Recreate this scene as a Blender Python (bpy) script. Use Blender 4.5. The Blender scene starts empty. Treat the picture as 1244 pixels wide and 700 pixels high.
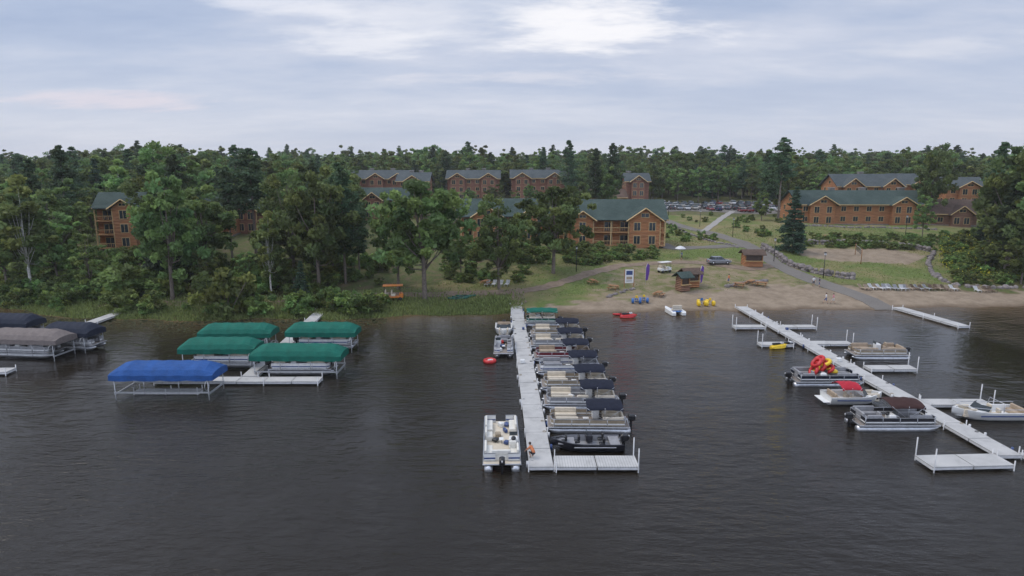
import bpy, math, random
import numpy as np
from mathutils import Vector, Matrix
random.seed(7); R=np.random.default_rng(11)
S=bpy.context.scene
S.view_settings.view_transform='Standard'
try: S.view_settings.look='None'
except Exception: pass
S.view_settings.exposure=0
# ---------------------------------------------------------------- camera
CAMZ=21.5; PITCH=math.radians(10.7); FP=768.0
cd=bpy.data.cameras.new('camera'); cam=bpy.data.objects.new('camera',cd)
S.collection.objects.link(cam); S.camera=cam
cam.location=(0,0,CAMZ); cam.rotation_euler=(math.pi/2-PITCH,0,0)
cd.sensor_width=36; cd.lens=36*FP/1244; cd.clip_end=8000; cd.clip_start=0.5
# ---------------------------------------------------------------- site survey helpers
cp,sp=math.cos(PITCH),math.sin(PITCH)
def ray(px,py):
    a=(px-622)/FP; b=-(py-350)/FP
    return a, cp+sp*b, -sp+cp*b
def G(px,py,z=0.0):
    a,b,c=ray(px,py); t=(z-CAMZ)/c
    return (a*t,b*t,z)
_sh=[(-900,366),(-200,372),(0,374),(60,384),(150,389),(250,390),(340,388),(430,388),(520,384),(620,381),(700,380),(780,379),(860,378),(950,377),(1060,376),(1130,374),(1244,372),(1600,366)]
_p=[G(*q) for q in _sh]; SX=np.array([q[0] for q in _p]); SY=np.array([q[1] for q in _p])
def shoreY(X): return np.interp(X,SX,SY)+0.5*np.sin(X*.31)+0.3*np.sin(X*.83+1)
PD=[-300,-30,-8,0,3,10,25,45,85,130,185,300,600,3000]
PZ=[-7,-4,-1.2,0,.4,1.1,2.8,4.6,5.9,7.3,9.0,12,17,40]
def H(X,Y):
    X=np.asarray(X,float); Y=np.asarray(Y,float)
    d=Y-shoreY(X)
    z=np.interp(d,PD,PZ)
    u=np.clip(d/30,0,1)
    return z+u*(0.35*np.sin(X*.07+Y*.05)+.2*np.sin(X*.17-Y*.11+2)+.08*np.sin(X*.6+Y*.43))
def T(px,py):
    a,b,c=ray(px,py)
    ts=np.arange(60,900,1.0); X=a*ts; Y=b*ts; Z=CAMZ+c*ts
    k=np.nonzero(Z<=H(X,Y))[0]
    if len(k)==0: t=900
    else:
        lo,hi=ts[k[0]]-1,ts[k[0]]
        for _ in range(14):
            m=(lo+hi)/2
            if CAMZ+c*m<=float(H(a*m,b*m)): hi=m
            else: lo=m
        t=hi
    x,y=a*t,b*t
    return (x,y,float(H(x,y)))
def topz(x,y,py):
    b=-(py-350)/FP
    return CAMZ+y*((-sp+cp*b)/(cp+sp*b))
def hz(x,y): return float(H(x,y))
# ---------------------------------------------------------------- materials
MATS={}
def nt(name):
    m=bpy.data.materials.new(name); m.use_nodes=True
    t=m.node_tree; t.nodes.clear(); MATS[name]=m
    o=t.nodes.new('ShaderNodeOutputMaterial'); b=t.nodes.new('ShaderNodeBsdfPrincipled')
    t.links.new(b.outputs[0],o.inputs[0]); return m,t,b,o
def noise(t,vec,scale,detail=4,rough=.6):
    n=t.nodes.new('ShaderNodeTexNoise'); n.inputs['Scale'].default_value=scale
    n.inputs['Detail'].default_value=detail; n.inputs['Roughness'].default_value=rough
    if vec is not None: t.links.new(vec,n.inputs['Vector'])
    return n.outputs[0]
def ramp(t,fac,stops):
    r=t.nodes.new('ShaderNodeValToRGB'); t.links.new(fac,r.inputs[0])
    e=r.color_ramp.elements
    while len(e)<len(stops): e.new(.5)
    for i,(p,c) in enumerate(stops):
        e[i].position=p; e[i].color=(*c,1) if len(c)==3 else c
    return r.outputs[0]
def mixc(t,f,a,b,mode='MIX'):
    m=t.nodes.new('ShaderNodeMix'); m.data_type='RGBA'; m.blend_type=mode
    for sock,v in ((m.inputs[0],f),(m.inputs[6],a),(m.inputs[7],b)):
        if hasattr(v,'links') : t.links.new(v,sock)
        elif isinstance(v,(int,float)): sock.default_value=v
        else: sock.default_value=(*v,1)
    return m.outputs[2]
def mth(t,op,a,b=None,clamp=False):
    m=t.nodes.new('ShaderNodeMath'); m.operation=op; m.use_clamp=clamp
    for i,v in enumerate((a,b)):
        if v is None: continue
        if isinstance(v,(int,float)): m.inputs[i].default_value=v
        else: t.links.new(v,m.inputs[i])
    return m.outputs[0]
def maprange(t,v,a,b,c,d,smooth=True):
    mr=t.nodes.new('ShaderNodeMapRange'); mr.interpolation_type='SMOOTHSTEP' if smooth else 'LINEAR'
    for i,q in zip((1,2,3,4),(a,b,c,d)): mr.inputs[i].default_value=q
    t.links.new(v,mr.inputs[0]); return mr.outputs[0]
def bump(t,b,h,dist,strength=1):
    n=t.nodes.new('ShaderNodeBump'); n.inputs['Distance'].default_value=dist; n.inputs['Strength'].default_value=strength
    t.links.new(h,n.inputs['Height']); t.links.new(n.outputs[0],b.inputs['Normal']); return n
def ocoord(t): return t.nodes.new('ShaderNodeTexCoord').outputs['Object']
def pm(name,c,rough=.6,metal=0,var=.18,scale=2.5,bmp=0,spec=None):
    m,t,b,o=nt(name); co=ocoord(t)
    f=noise(t,co,scale)
    f2=ramp(t,f,[(.3,tuple(x*(1-var) for x in c)),(.7,tuple(min(x*(1+var),.95) for x in c))])
    t.links.new(f2,b.inputs['Base Color'])
    b.inputs['Roughness'].default_value=rough; b.inputs['Metallic'].default_value=metal
    if spec is not None: b.inputs['Specular IOR Level'].default_value=spec
    if bmp: bump(t,b,noise(t,co,scale*6),bmp)
    return m
pm('white_gel',(.70,.70,.68),.35,var=.06); pm('cream_vinyl',(.58,.51,.40),.5,var=.1)
pm('tan_vinyl',(.36,.28,.20),.55); pm('grey_vinyl',(.26,.26,.27),.55); pm('white_vinyl',(.66,.64,.58),.5,var=.1)
pm('navy_cloth',(.020,.023,.036),.85,var=.25,bmp=.03,spec=.1); pm('black_plastic',(.012,.012,.014),.35)
pm('charcoal_hull',(.02,.02,.026),.3); pm('alu',(.55,.56,.58),.38,.85,var=.15)
pm('post_white',(.58,.58,.58),.5); pm('green_canvas',(.010,.115,.082),.7,var=.2,scale=1.2,bmp=.05,spec=.15)
pm('blue_canvas',(.025,.085,.26),.7,var=.2,scale=1.2,bmp=.05,spec=.15); pm('taupe_canvas',(.17,.145,.135),.75,var=.15,spec=.15)
pm('slate_canvas',(.025,.030,.045),.75,var=.15,spec=.12); pm('carpet',(.22,.19,.165),.9,scale=8)
pm('maroon_panel',(.16,.02,.03),.35); pm('blue_panel',(.03,.06,.18),.35); pm('tan_panel',(.30,.24,.165),.4)
pm('brown_cloth',(.055,.03,.028),.85,spec=.1); pm('red_cloth',(.40,.02,.035),.6,spec=.2); pm('red_gel',(.5,.02,.02),.35)
pm('yellow_gel',(.75,.50,.02),.45); pm('blue_gel',(.03,.13,.38),.4); pm('orange_gel',(.60,.19,.03),.45)
pm('purple_cloth',(.11,.04,.26),.7); pm('rubber',(.02,.02,.02),.8); pm('chrome',(.6,.6,.6),.2,1)
pm('glass_dark',(.03,.04,.045),.08,var=.3); pm('trim_cream',(.55,.38,.18),.6); pm('wood_post',(.30,.15,.06),.7,bmp=.02)
pm('rail_wood',(.42,.22,.09),.7); pm('concrete',(.30,.28,.26),.85,bmp=.02); pm('door_dark',(.05,.03,.02),.5)
pm('skin',(.50,.30,.20),.55,var=.05); pm('hair',(.05,.03,.02),.7); pm('cloth_white',(.6,.6,.6),.8)
pm('cloth_blue',(.06,.10,.25),.8); pm('cloth_dark',(.03,.03,.04),.8); pm('cloth_orange',(.6,.2,.08),.8); pm('cloth_pink',(.5,.2,.25),.8)
pm('bark',(.17,.14,.115),.9,var=.35,scale=4,bmp=.05); pm('birch_bark',(.55,.53,.49),.8,var=.4,scale=3)
pm('green_hut',(.02,.10,.07),.7); pm('lift_alu',(.42,.43,.44),.45,.5); pm('chair_wood',(.16,.11,.075),.8); pm('chair_grey',(.33,.33,.34),.7)
for i,c in enumerate([(.45,.45,.46),(.03,.03,.035),(.22,.23,.25),(.18,.03,.03),(.03,.05,.11),(.10,.11,.12),(.30,.28,.24),(.6,.6,.6)]):
    pm('paint_%d'%i,c,.25,.3 if i in(2,5) else 0,var=.04)
m,t,b,o=nt('boulder'); co=ocoord(t); t.links.new(ramp(t,noise(t,co,1.1,6),[(.3,(.10,.09,.085)),(.55,(.22,.19,.18)),(.75,(.34,.31,.29))]),b.inputs['Base Color']); b.inputs['Roughness'].default_value=.9; bump(t,b,noise(t,co,4,6),.08)
m,t,b,o=nt('field_stone'); co=ocoord(t); v=t.nodes.new('ShaderNodeTexVoronoi'); v.inputs['Scale'].default_value=2.2; t.links.new(co,v.inputs['Vector'])
t.links.new(ramp(t,noise(t,v.outputs['Color'],3),[(.3,(.13,.12,.11)),(.7,(.34,.30,.27))]),b.inputs['Base Color']); b.inputs['Roughness'].default_value=.9
def logwall(name,c):
    m,t,b,o=nt(name); co=ocoord(t)
    w=t.nodes.new('ShaderNodeTexWave'); w.wave_type='BANDS'; w.bands_direction='Z'; w.inputs['Scale'].default_value=1.05; w.inputs['Distortion'].default_value=.15
    t.links.new(co,w.inputs['Vector'])
    a=ramp(t,w.outputs[1],[(0,tuple(x*.45 for x in c)),(.3,c),(1,tuple(x*1.12 for x in c))])
    mp=t.nodes.new('ShaderNodeMapping'); mp.inputs['Scale'].default_value=(.5,.5,3); t.links.new(co,mp.inputs[0])
    f=ramp(t,noise(t,mp.outputs[0],1.2,5),[(.3,(.66,.64,.62)),(.7,(1.2,1.17,1.15))])
    t.links.new(mixc(t,1.0,a,f,'MULTIPLY'),b.inputs['Base Color']); b.inputs['Roughness'].default_value=.65
    bump(t,b,w.outputs[1],.08)
logwall('log_orange',(.46,.205,.085)); logwall('log_red',(.29,.135,.085)); logwall('log_brown',(.27,.145,.09))
def roofm(name,c):
    m,t,b,o=nt(name); co=ocoord(t)
    br=t.nodes.new('ShaderNodeTexBrick'); br.inputs['Scale'].default_value=1.6; br.inputs['Mortar Size'].default_value=.015
    br.inputs['Color1'].default_value=(*[x*.85 for x in c],1); br.inputs['Color2'].default_value=(*[x*1.15 for x in c],1); br.inputs['Mortar'].default_value=(*[x*.5 for x in c],1)
    t.links.new(co,br.inputs['Vector'])
    f=ramp(t,noise(t,co,.35,6),[(.3,(.7,.74,.74)),(.7,(1.2,1.15,1.13))])
    t.links.new(mixc(t,1.0,br.outputs[0],f,'MULTIPLY'),b.inputs['Base Color']); b.inputs['Roughness'].default_value=.9; b.inputs['Specular IOR Level'].default_value=.15
roofm('roof_green',(.062,.088,.080)); roofm('roof_grey',(.085,.100,.104)); roofm('roof_brown',(.12,.085,.068))
m,t,b,o=nt('dock_planks'); co=ocoord(t)
def bands(t,co,d,scale,stops):
    w=t.nodes.new('ShaderNodeTexWave'); w.bands_direction=d; w.inputs['Scale'].default_value=scale; t.links.new(co,w.inputs['Vector'])
    return ramp(t,w.outputs[1],stops)
a=bands(t,co,'Y',1.6,[(0,(.62,.62,.62)),(.18,(1,1,1)),(1,(1,1,1))])
f=ramp(t,noise(t,co,.8,6,.7),[(.25,(.30,.295,.285)),(.5,(.45,.445,.43)),(.75,(.53,.52,.50))])
t.links.new(mixc(t,1.0,f,a,'MULTIPLY'),b.inputs['Base Color']); b.inputs['Roughness'].default_value=.75
m,t,b,o=nt('asphalt'); co=ocoord(t)
f=mixc(t,noise(t,co,.25,5),(.11,.10,.09),(.20,.185,.165)); f=mixc(t,ramp(t,noise(t,co,6,4),[(.4,(0,0,0)),(.7,(.5,.5,.5))]),f,(.24,.22,.20))
t.links.new(f,b.inputs['Base Color']); b.inputs['Roughness'].default_value=.95; b.inputs['Specular IOR Level'].default_value=.15
m,t,b,o=nt('road_paint'); b.inputs['Base Color'].default_value=(.4,.4,.38,1)
m,t,b,o=nt('dirt_path'); co=ocoord(t)
t.links.new(ramp(t,noise(t,co,.9,7,.7),[(.3,(.14,.10,.067)),(.7,(.26,.195,.14))]),b.inputs['Base Color']); b.inputs['Roughness'].default_value=.95
def leafm(name,c,hv=.06):
    m,t,b,o=nt(name)
    at=t.nodes.new('ShaderNodeAttribute'); at.attribute_name='tint'
    oi=t.nodes.new('ShaderNodeObjectInfo')
    hs=t.nodes.new('ShaderNodeHueSaturation'); hs.inputs['Color'].default_value=(*c,1)
    t.links.new(mth(t,'ADD',mth(t,'MULTIPLY',oi.outputs['Random'],hv),.5-hv/2),hs.inputs['Hue'])
    t.links.new(mth(t,'ADD',mth(t,'MULTIPLY',oi.outputs['Random'],.7),.72),hs.inputs['Value'])
    col=mixc(t,1.0,hs.outputs[0],at.outputs['Color'],'MULTIPLY')
    t.links.new(col,b.inputs['Base Color']); b.inputs['Roughness'].default_value=.65
    b.inputs['Specular IOR Level'].default_value=.3
    tr=t.nodes.new('ShaderNodeBsdfTranslucent'); t.links.new(col,tr.inputs[0])
    mx=t.nodes.new('ShaderNodeMixShader'); mx.inputs[0].default_value=.42
    t.links.new(b.outputs[0],mx.inputs[1]); t.links.new(tr.outputs[0],mx.inputs[2]); t.links.new(mx.outputs[0],o.inputs[0])
leafm('leaf_oak',(.135,.185,.062)); leafm('leaf_pine',(.088,.130,.066)); leafm('leaf_spruce',(.062,.10,.06)); leafm('leaf_birch',(.19,.25,.082)); leafm('leaf_bush',(.165,.22,.066)); leafm('grass_blade',(.18,.205,.07)); leafm('flower_leaf',(.45,.40,.05),.02)
leafm('lily_leaf',(.09,.11,.05),.02)
# ---------------------------------------------------------------- mesh builder
class MB:
    def __init__(s): s.V=[];s.F=[];s.M=[];s.Sm=[];s.mats=[]
    def mi(s,m):
        if m not in s.mats: s.mats.append(m)
        return s.mats.index(m)
    def add(s,V,F,m,sm=False,M=None):
        o=len(s.V)
        if M is not None: V=[tuple(M@Vector(v)) for v in V]
        s.V+= [tuple(v) for v in V]; i=s.mi(m)
        for f in F: s.F.append(tuple(o+k for k in f)); s.M.append(i); s.Sm.append(sm)
    def box(s,c,d,m,rz=0,bev=0,M=None):
        x,y,z=[k/2 for k in d]
        if bev>0:
            b=min(bev,x*.9,y*.9,z*.9); rings=[]
            for zz,i in ((-z,b),(-z+b,0),(z-b,0),(z,b)):
                X,Y=x-i,y-i
                rings.append([(X-b*.5,-Y,zz),(X,-Y+b*.5,zz),(X,Y-b*.5,zz),(X-b*.5,Y,zz),(-X+b*.5,Y,zz),(-X,Y-b*.5,zz),(-X,-Y+b*.5,zz),(-X+b*.5,-Y,zz)])
            MM=Matrix.Translation(c)@Matrix.Rotation(rz,4,'Z')
            if M is not None: MM=M@MM
            s.loft(rings,m,closed=True,M=MM); return
        V=[(-x,-y,-z),(x,-y,-z),(x,y,-z),(-x,y,-z),(-x,-y,z),(x,-y,z),(x,y,z),(-x,y,z)]
        F=[(0,3,2,1),(4,5,6,7),(0,1,5,4),(1,2,6,5),(2,3,7,6),(3,0,4,7)]
        MM=Matrix.Translation(c)@Matrix.Rotation(rz,4,'Z')
        if M is not None: MM=M@MM
        s.add(V,F,m,M=MM)
    def loft(s,rings,m,closed=True,caps=True,sm=False,M=None):
        n=len(rings[0]); V=[p for r in rings for p in r]; F=[]
        for i in range(len(rings)-1):
            for j in range(n if closed else n-1):
                k=(j+1)%n; F.append((i*n+j,i*n+k,(i+1)*n+k,(i+1)*n+j))
        if caps and closed:
            F.append(tuple(range(n))[::-1]); F.append(tuple((len(rings)-1)*n+k for k in range(n)))
        s.add(V,F,m,sm,M)
    def tube(s,pts,rad,m,n=6,sm=True):
        rings=[]; pts=[Vector(p) for p in pts]
        if not hasattr(rad,'__len__'): rad=[rad]*len(pts)
        for i,p in enumerate(pts):
            d=(pts[min(i+1,len(pts)-1)]-pts[max(i-1,0)]).normalized()
            u=d.cross(Vector((0,0,1)))
            if u.length<.05: u=d.cross(Vector((0,1,0)))
            u.normalize(); w=d.cross(u)
            rings.append([tuple(p+(u*math.cos(2*math.pi*k/n)+w*math.sin(2*math.pi*k/n))*rad[i]) for k in range(n)])
        s.loft(rings,m,sm=sm)
    def prism(s,prof,ax,a0,a1,m):
        f=(lambda a,u,v:(a,u,v)) if ax=='x' else ((lambda a,u,v:(u,a,v)) if ax=='y' else (lambda a,u,v:(u,v,a)))
        s.loft([[f(a0,u,v) for u,v in prof],[f(a1,u,v) for u,v in prof]],m)
    def ball(s,c,r,m,n=8,k=6,sq=(1,1,1)):
        rings=[]
        for i in range(k+1):
            th=math.pi*i/k; rr=max(math.sin(th),.02)
            rings.append([(c[0]+r*sq[0]*rr*math.cos(2*math.pi*j/n),c[1]+r*sq[1]*rr*math.sin(2*math.pi*j/n),c[2]-r*sq[2]*math.cos(th)) for j in range(n)])
        s.loft(rings,m,sm=True)
    def torus(s,c,R_,r,m,n=18,k=8,ax='z',tilt=0):
        V=[];F=[]; ct,st_=math.cos(tilt),math.sin(tilt)
        for i in range(n):
            a=2*math.pi*i/n
            for j in range(k):
                b=2*math.pi*j/k; q=(R_+r*math.cos(b)); p=(q*math.cos(a),q*math.sin(a),r*math.sin(b))
                if ax=='y': p=(p[0],p[2],p[1])
                if ax=='x': p=(p[2],p[0],p[1])
                p=(p[0]*ct+p[2]*st_,p[1],-p[0]*st_+p[2]*ct)
                V.append((c[0]+p[0],c[1]+p[1],c[2]+p[2]))
                F.append((i*k+j,((i+1)%n)*k+j,((i+1)%n)*k+(j+1)%k,i*k+(j+1)%k))
        s.add(V,F,m,True)
    def mesh(s,name,tint=None):
        me=bpy.data.meshes.new(name); me.from_pydata(s.V,[],s.F)
        for q in s.mats: me.materials.append(MATS[q])
        me.polygons.foreach_set('material_index',s.M); me.polygons.foreach_set('use_smooth',s.Sm)
        if tint is not None:
            a=me.attributes.new('tint','FLOAT_COLOR','POINT'); a.data.foreach_set('color',np.asarray(tint,np.float32).ravel())
        me.update(); return me
class Asm:
    def __init__(s,name): s.name=name; s.P={}; s.me=None
    def p(s,k):
        if k not in s.P: s.P[k]=MB()
        return s.P[k]
    def place(s,loc,rz=0,sc=1):
        if s.me is None: s.me={k:v.mesh(k) for k,v in s.P.items() if v.F}
        e=bpy.data.objects.new(s.name,None); S.collection.objects.link(e); e.empty_display_size=.3
        e.location=loc; e.rotation_euler=(0,0,rz); e.scale=(sc,)*3 if not hasattr(sc,'__len__') else sc
        for k,me in s.me.items():
            o=bpy.data.objects.new(k,me); S.collection.objects.link(o); o.parent=e
        return e
def single(name,mb,loc=(0,0,0),rz=0,sc=1,tint=None):
    me=mb if isinstance(mb,bpy.types.Mesh) else mb.mesh(name,tint)
    o=bpy.data.objects.new(name,me); S.collection.objects.link(o); o.location=loc; o.rotation_euler=(0,0,rz)
    o.scale=(sc,)*3 if not hasattr(sc,'__len__') else sc
    return o
# ---------------------------------------------------------------- world sky
ELEV=math.radians(58); AZ=math.radians(-75)
w=bpy.data.worlds.new('World'); S.world=w; w.use_nodes=True; t=w.node_tree; t.nodes.clear()
out=t.nodes.new('ShaderNodeOutputWorld'); bg=t.nodes.new('ShaderNodeBackground'); t.links.new(bg.outputs[0],out.inputs[0]); bg.inputs[1].default_value=.1
sky=t.nodes.new('ShaderNodeTexSky'); sky.sky_type='NISHITA'; sky.sun_disc=False; sky.sun_elevation=ELEV; sky.sun_rotation=AZ; sky.altitude=400; sky.dust_density=2
tc=t.nodes.new('ShaderNodeTexCoord'); sx=t.nodes.new('ShaderNodeSeparateXYZ'); t.links.new(tc.outputs['Generated'],sx.inputs[0])
zz=mth(t,'ADD',mth(t,'MAXIMUM',sx.outputs[2],0.0),.13)
cx=t.nodes.new('ShaderNodeCombineXYZ'); t.links.new(mth(t,'DIVIDE',sx.outputs[0],zz),cx.inputs[0]); t.links.new(mth(t,'DIVIDE',sx.outputs[1],zz),cx.inputs[1]); cx.inputs[2].default_value=3.7
mpw=t.nodes.new('ShaderNodeMapping'); mpw.inputs['Scale'].default_value=(.75,1.4,1); t.links.new(cx.outputs[0],mpw.inputs[0])
n1=noise(t,mpw.outputs[0],.5,7,.55); n2=noise(t,mpw.outputs[0],1.5,8,.62)
mask=mth(t,'ADD',mth(t,'MULTIPLY',n1,.62),mth(t,'MULTIPLY',n2,.38))
cl=ramp(t,mask,[(.36,(3.9,4.8,6.8)),(.46,(4.8,5.6,7.4)),(.55,(6.2,6.7,8.1)),(.66,(8.0,8.2,9.2))])
hor=ramp(t,sx.outputs[2],[(0.0,(1,1,1)),(.19,(0,0,0))])
cl=mixc(t,mth(t,'MULTIPLY',hor,.75),cl,(7.0,7.3,8.4))
def glow(px,py,sxw,syw,amt,cl,col,edge=1.4):
    # luminous gap in the cloud deck: ellipse in azimuth / elevation, ragged by cloud noise
    a,b_,c=ray(px,py); v=Vector((a,b_,c)).normalized()
    dx=mth(t,'DIVIDE',mth(t,'SUBTRACT',sx.outputs[0],v.x),sxw); dz=mth(t,'DIVIDE',mth(t,'SUBTRACT',sx.outputs[2],v.z),syw)
    r=mth(t,'SQRT',mth(t,'ADD',mth(t,'MULTIPLY',dx,dx),mth(t,'MULTIPLY',dz,dz)))
    s_=mth(t,'ADD',mth(t,'SUBTRACT',1.0,r),mth(t,'MULTIPLY',mth(t,'SUBTRACT',n2,.5),edge*3))
    f=mth(t,'MULTIPLY',mth(t,'MULTIPLY',maprange(t,s_,-.2,.9,0,1),maprange(t,sx.outputs[1],0,.2,0,1)),amt,True)
    return mixc(t,f,cl,col)
cl=glow(712,18,.14,.055,1.0,cl,(10.8,10.6,10.8)); cl=glow(620,0,.28,.07,.4,cl,(9.8,9.8,10.2)); cl=glow(430,52,.11,.020,.7,cl,(9.6,9.6,10.1)); cl=glow(150,122,.09,.012,.5,cl,(9.2,8.0,8.5)); cl=glow(300,2,.10,.014,.6,cl,(9.6,9.6,10.2)); cl=glow(640,95,.16,.014,.45,cl,(9.0,8.7,9.2)); cl=glow(1130,60,.14,.014,.35,cl,(8.8,8.8,9.4))
boost=mth(t,'ADD',maprange(t,sx.outputs[1],.2,-.5,1.0,1.75),maprange(t,sx.outputs[2],.55,.95,0,.5))  # extra brightness added to the unseen sky behind and overhead, lighting front faces
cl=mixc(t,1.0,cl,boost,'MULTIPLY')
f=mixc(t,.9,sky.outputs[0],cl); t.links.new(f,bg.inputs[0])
sd=bpy.data.lights.new('sun','SUN'); sd.energy=1.5; sd.angle=math.radians(25); sd.color=(1,.93,.82)
so=bpy.data.objects.new('sun',sd); S.collection.objects.link(so)
dv=Vector((math.sin(AZ)*math.cos(ELEV),math.cos(AZ)*math.cos(ELEV),math.sin(ELEV)))
so.rotation_euler=dv.to_track_quat('Z','Y').to_euler(); so.location=(0,0,80)
# summer haze lying over the lake and woods: a thin homogeneous air volume
hm=bpy.data.materials.new('haze_air'); hm.use_nodes=True; ht=hm.node_tree; ht.nodes.clear(); ho=ht.nodes.new('ShaderNodeOutputMaterial'); hv_=ht.nodes.new('ShaderNodeVolumeScatter'); hv_.inputs['Density'].default_value=.00016; hv_.inputs['Color'].default_value=(.95,.97,1,1); ht.links.new(hv_.outputs[0],ho.inputs['Volume'])
MATS['haze_air']=hm; hb=MB(); hb.box((0,350,20),(2600,1500,90),'haze_air'); single('sky_haze',hb)
# ---------------------------------------------------------------- terrain
def inpoly(X,Y,poly):
    r=np.zeros(X.shape,bool); n=len(poly)
    for i in range(n):
        x1,y1=poly[i][:2]; x2,y2=poly[(i+1)%n][:2]
        c=((y1>Y)!=(y2>Y))&(X<(x2-x1)*(Y-y1)/((y2-y1) if y2!=y1 else 1e-9)+x1); r^=c
    return r
def grow(a,b,step,g=1.18):
    o=[a]; s_=step
    while abs(o[-1]-a)<abs(b-a): o.append(o[-1]+math.copysign(s_,b-a)); s_*=g
    return o[1:]
xs=np.array(sorted(grow(-135,-3000,1.2)+list(np.arange(-135,136,1.0))+grow(135,3000,1.2)))
ys=np.array(sorted(grow(84,-1500,2,1.3)+list(np.arange(84,215,.9))+grow(215,4000,1.3,1.07)))
XX,YY=np.meshgrid(xs,ys); ZZ=H(XX,YY)
jx=XX+1.3*np.sin(YY*1.7+XX*.3)+R.normal(0,.5,XX.shape); jy=YY+1.1*np.sin(XX*1.1+.5*YY)+R.normal(0,.5,XX.shape)
sandP=[T(*q) for q in [(640,374),(700,368),(760,361),(800,354),(880,353),(905,349),(940,346),(985,348),(1045,348),(1170,354),(1300,353)]]+[(200,105,0),(200,80,0),(0,80,0)]
vollP=[T(*q) for q in [(965,301),(1080,302),(1125,311),(1105,321),(1010,317),(970,310)]]
wornP=[T(*q) for q in [(690,370),(735,349),(742,330),(790,318),(900,314),(945,326),(985,348),(900,352),(800,357)]]
lawnP=[T(*q) for q in [(350,384),(440,352),(620,335),(640,305),(800,300),(790,262),(1190,268),(1240,345),(985,345),(690,372),(620,379)]]
edgeP=[T(*q) for q in [(-100,366),(460,364),(650,364),(650,379)]]+[(0,94,0),(0,80,0),(-140,80,0)]
sand=(inpoly(jx,jy,sandP)|inpoly(XX,YY,vollP)).astype(float); worn=inpoly(jx,jy,wornP).astype(float); lawn=(inpoly(jx,jy,lawnP)|inpoly(jx,jy,edgeP)).astype(float)
V=np.stack([XX,YY,ZZ],-1).reshape(-1,3); ny,nx=XX.shape
ii=np.arange(ny*nx).reshape(ny,nx); F=np.stack([ii[:-1,:-1],ii[:-1,1:],ii[1:,1:],ii[1:,:-1]],-1).reshape(-1,4)
me=bpy.data.meshes.new('ground'); me.from_pydata(V.tolist(),[],F.tolist())
a=me.attributes.new('zone','FLOAT_COLOR','POINT'); a.data.foreach_set('color',np.stack([sand,worn,lawn,np.ones_like(sand)],-1).astype(np.float32).ravel())
me.polygons.foreach_set('use_smooth',[True]*len(F))
m,t,b,o=nt('ground_mat'); co=ocoord(t)
at=t.nodes.new('ShaderNodeAttribute'); at.attribute_name='zone'; sc_=t.nodes.new('ShaderNodeSeparateColor'); t.links.new(at.outputs['Color'],sc_.inputs[0])
nf=noise(t,co,2.2,8,.75); nl=noise(t,co,.09,7,.68); nm=noise(t,co,.5,5,.65)
wild=mixc(t,ramp(t,nf,[(.35,(0,0,0)),(.65,(1,1,1))]),(.055,.07,.025),(.13,.15,.055)); wild=mixc(t,ramp(t,nm,[(.46,(0,0,0)),(.66,(.85,.85,.85))]),wild,(.16,.115,.075))
gr=mixc(t,ramp(t,nf,[(.35,(0,0,0)),(.65,(1,1,1))]),(.085,.115,.034),(.155,.195,.062)); gr=mixc(t,ramp(t,nl,[(.44,(0,0,0)),(.60,(.85,.85,.85))]),gr,(.235,.19,.10)); 
wo=mixc(t,ramp(t,nm,[(.40,(0,0,0)),(.58,(1,1,1))]),(.14,.145,.058),(.265,.205,.14))
sa=mixc(t,ramp(t,nf,[(.3,(0,0,0)),(.7,(1,1,1))]),(.25,.195,.14),(.34,.275,.205)); sa=mixc(t,ramp(t,nm,[(.4,(0,0,0)),(.65,(.8,.8,.8))]),sa,(.20,.155,.11))
c=mixc(t,sc_.outputs[2],wild,gr); c=mixc(t,mth(t,'MULTIPLY',sc_.outputs[1],.85),c,wo); c=mixc(t,sc_.outputs[0],c,sa)
sz=t.nodes.new('ShaderNodeSeparateXYZ'); t.links.new(co,sz.inputs[0]); wet=ramp(t,mth(t,'MULTIPLY',sz.outputs[2],2.0),[(0,(.5,.46,.43)),(.5,(1,1,1))]); c=mixc(t,1.0,c,wet,'MULTIPLY')
t.links.new(c,b.inputs['Base Color']); b.inputs['Roughness'].default_value=.95; b.inputs['Specular IOR Level'].default_value=.1; bump(t,b,nf,.15)
me.materials.append(m); g=bpy.data.objects.new('ground',me); S.collection.objects.link(g)
# ---------------------------------------------------------------- water
wx=np.array(sorted(grow(-130,-3000,4,1.3)+list(np.arange(-130,131,3.0))+grow(130,3000,4,1.3)))
wy=np.array(sorted(grow(70,-1500,3,1.3)+list(np.arange(70,125,1.0))+[140,180]))
XX,YY=np.meshgrid(wx,wy); ny,nx=XX.shape
V=np.stack([XX,YY,0*XX],-1).reshape(-1,3); ii=np.arange(ny*nx).reshape(ny,nx); F=np.stack([ii[:-1,:-1],ii[:-1,1:],ii[1:,1:],ii[1:,:-1]],-1).reshape(-1,4)
me=bpy.data.meshes.new('water'); me.from_pydata(V.tolist(),[],F.tolist())
dep=np.clip(-H(XX,YY),0,3); sh=np.exp(-dep/.6).astype(np.float32)
a=me.attributes.new('shallow','FLOAT','POINT'); a.data.foreach_set('value',sh.ravel())
m,t,b,o=nt('water_mat'); co=ocoord(t)
at=t.nodes.new('ShaderNodeAttribute'); at.attribute_name='shallow'
t.links.new(mixc(t,at.outputs['Fac'],(.017,.0135,.009),(.105,.070,.038)),b.inputs['Base Color']); b.inputs['IOR'].default_value=1.33; b.inputs['Roughness'].default_value=.04
mp=t.nodes.new('ShaderNodeMapping'); mp.inputs['Scale'].default_value=(.5,1.3,1); mp.inputs['Rotation'].default_value=(0,0,.22); t.links.new(co,mp.inputs[0])
h1=noise(t,mp.outputs[0],1.15,5,.58); h2=noise(t,mp.outputs[0],.3,3,.5); pt=ramp(t,noise(t,co,.022,6,.65),[(.40,(.22,.22,.22)),(.60,(1,1,1))])
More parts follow.
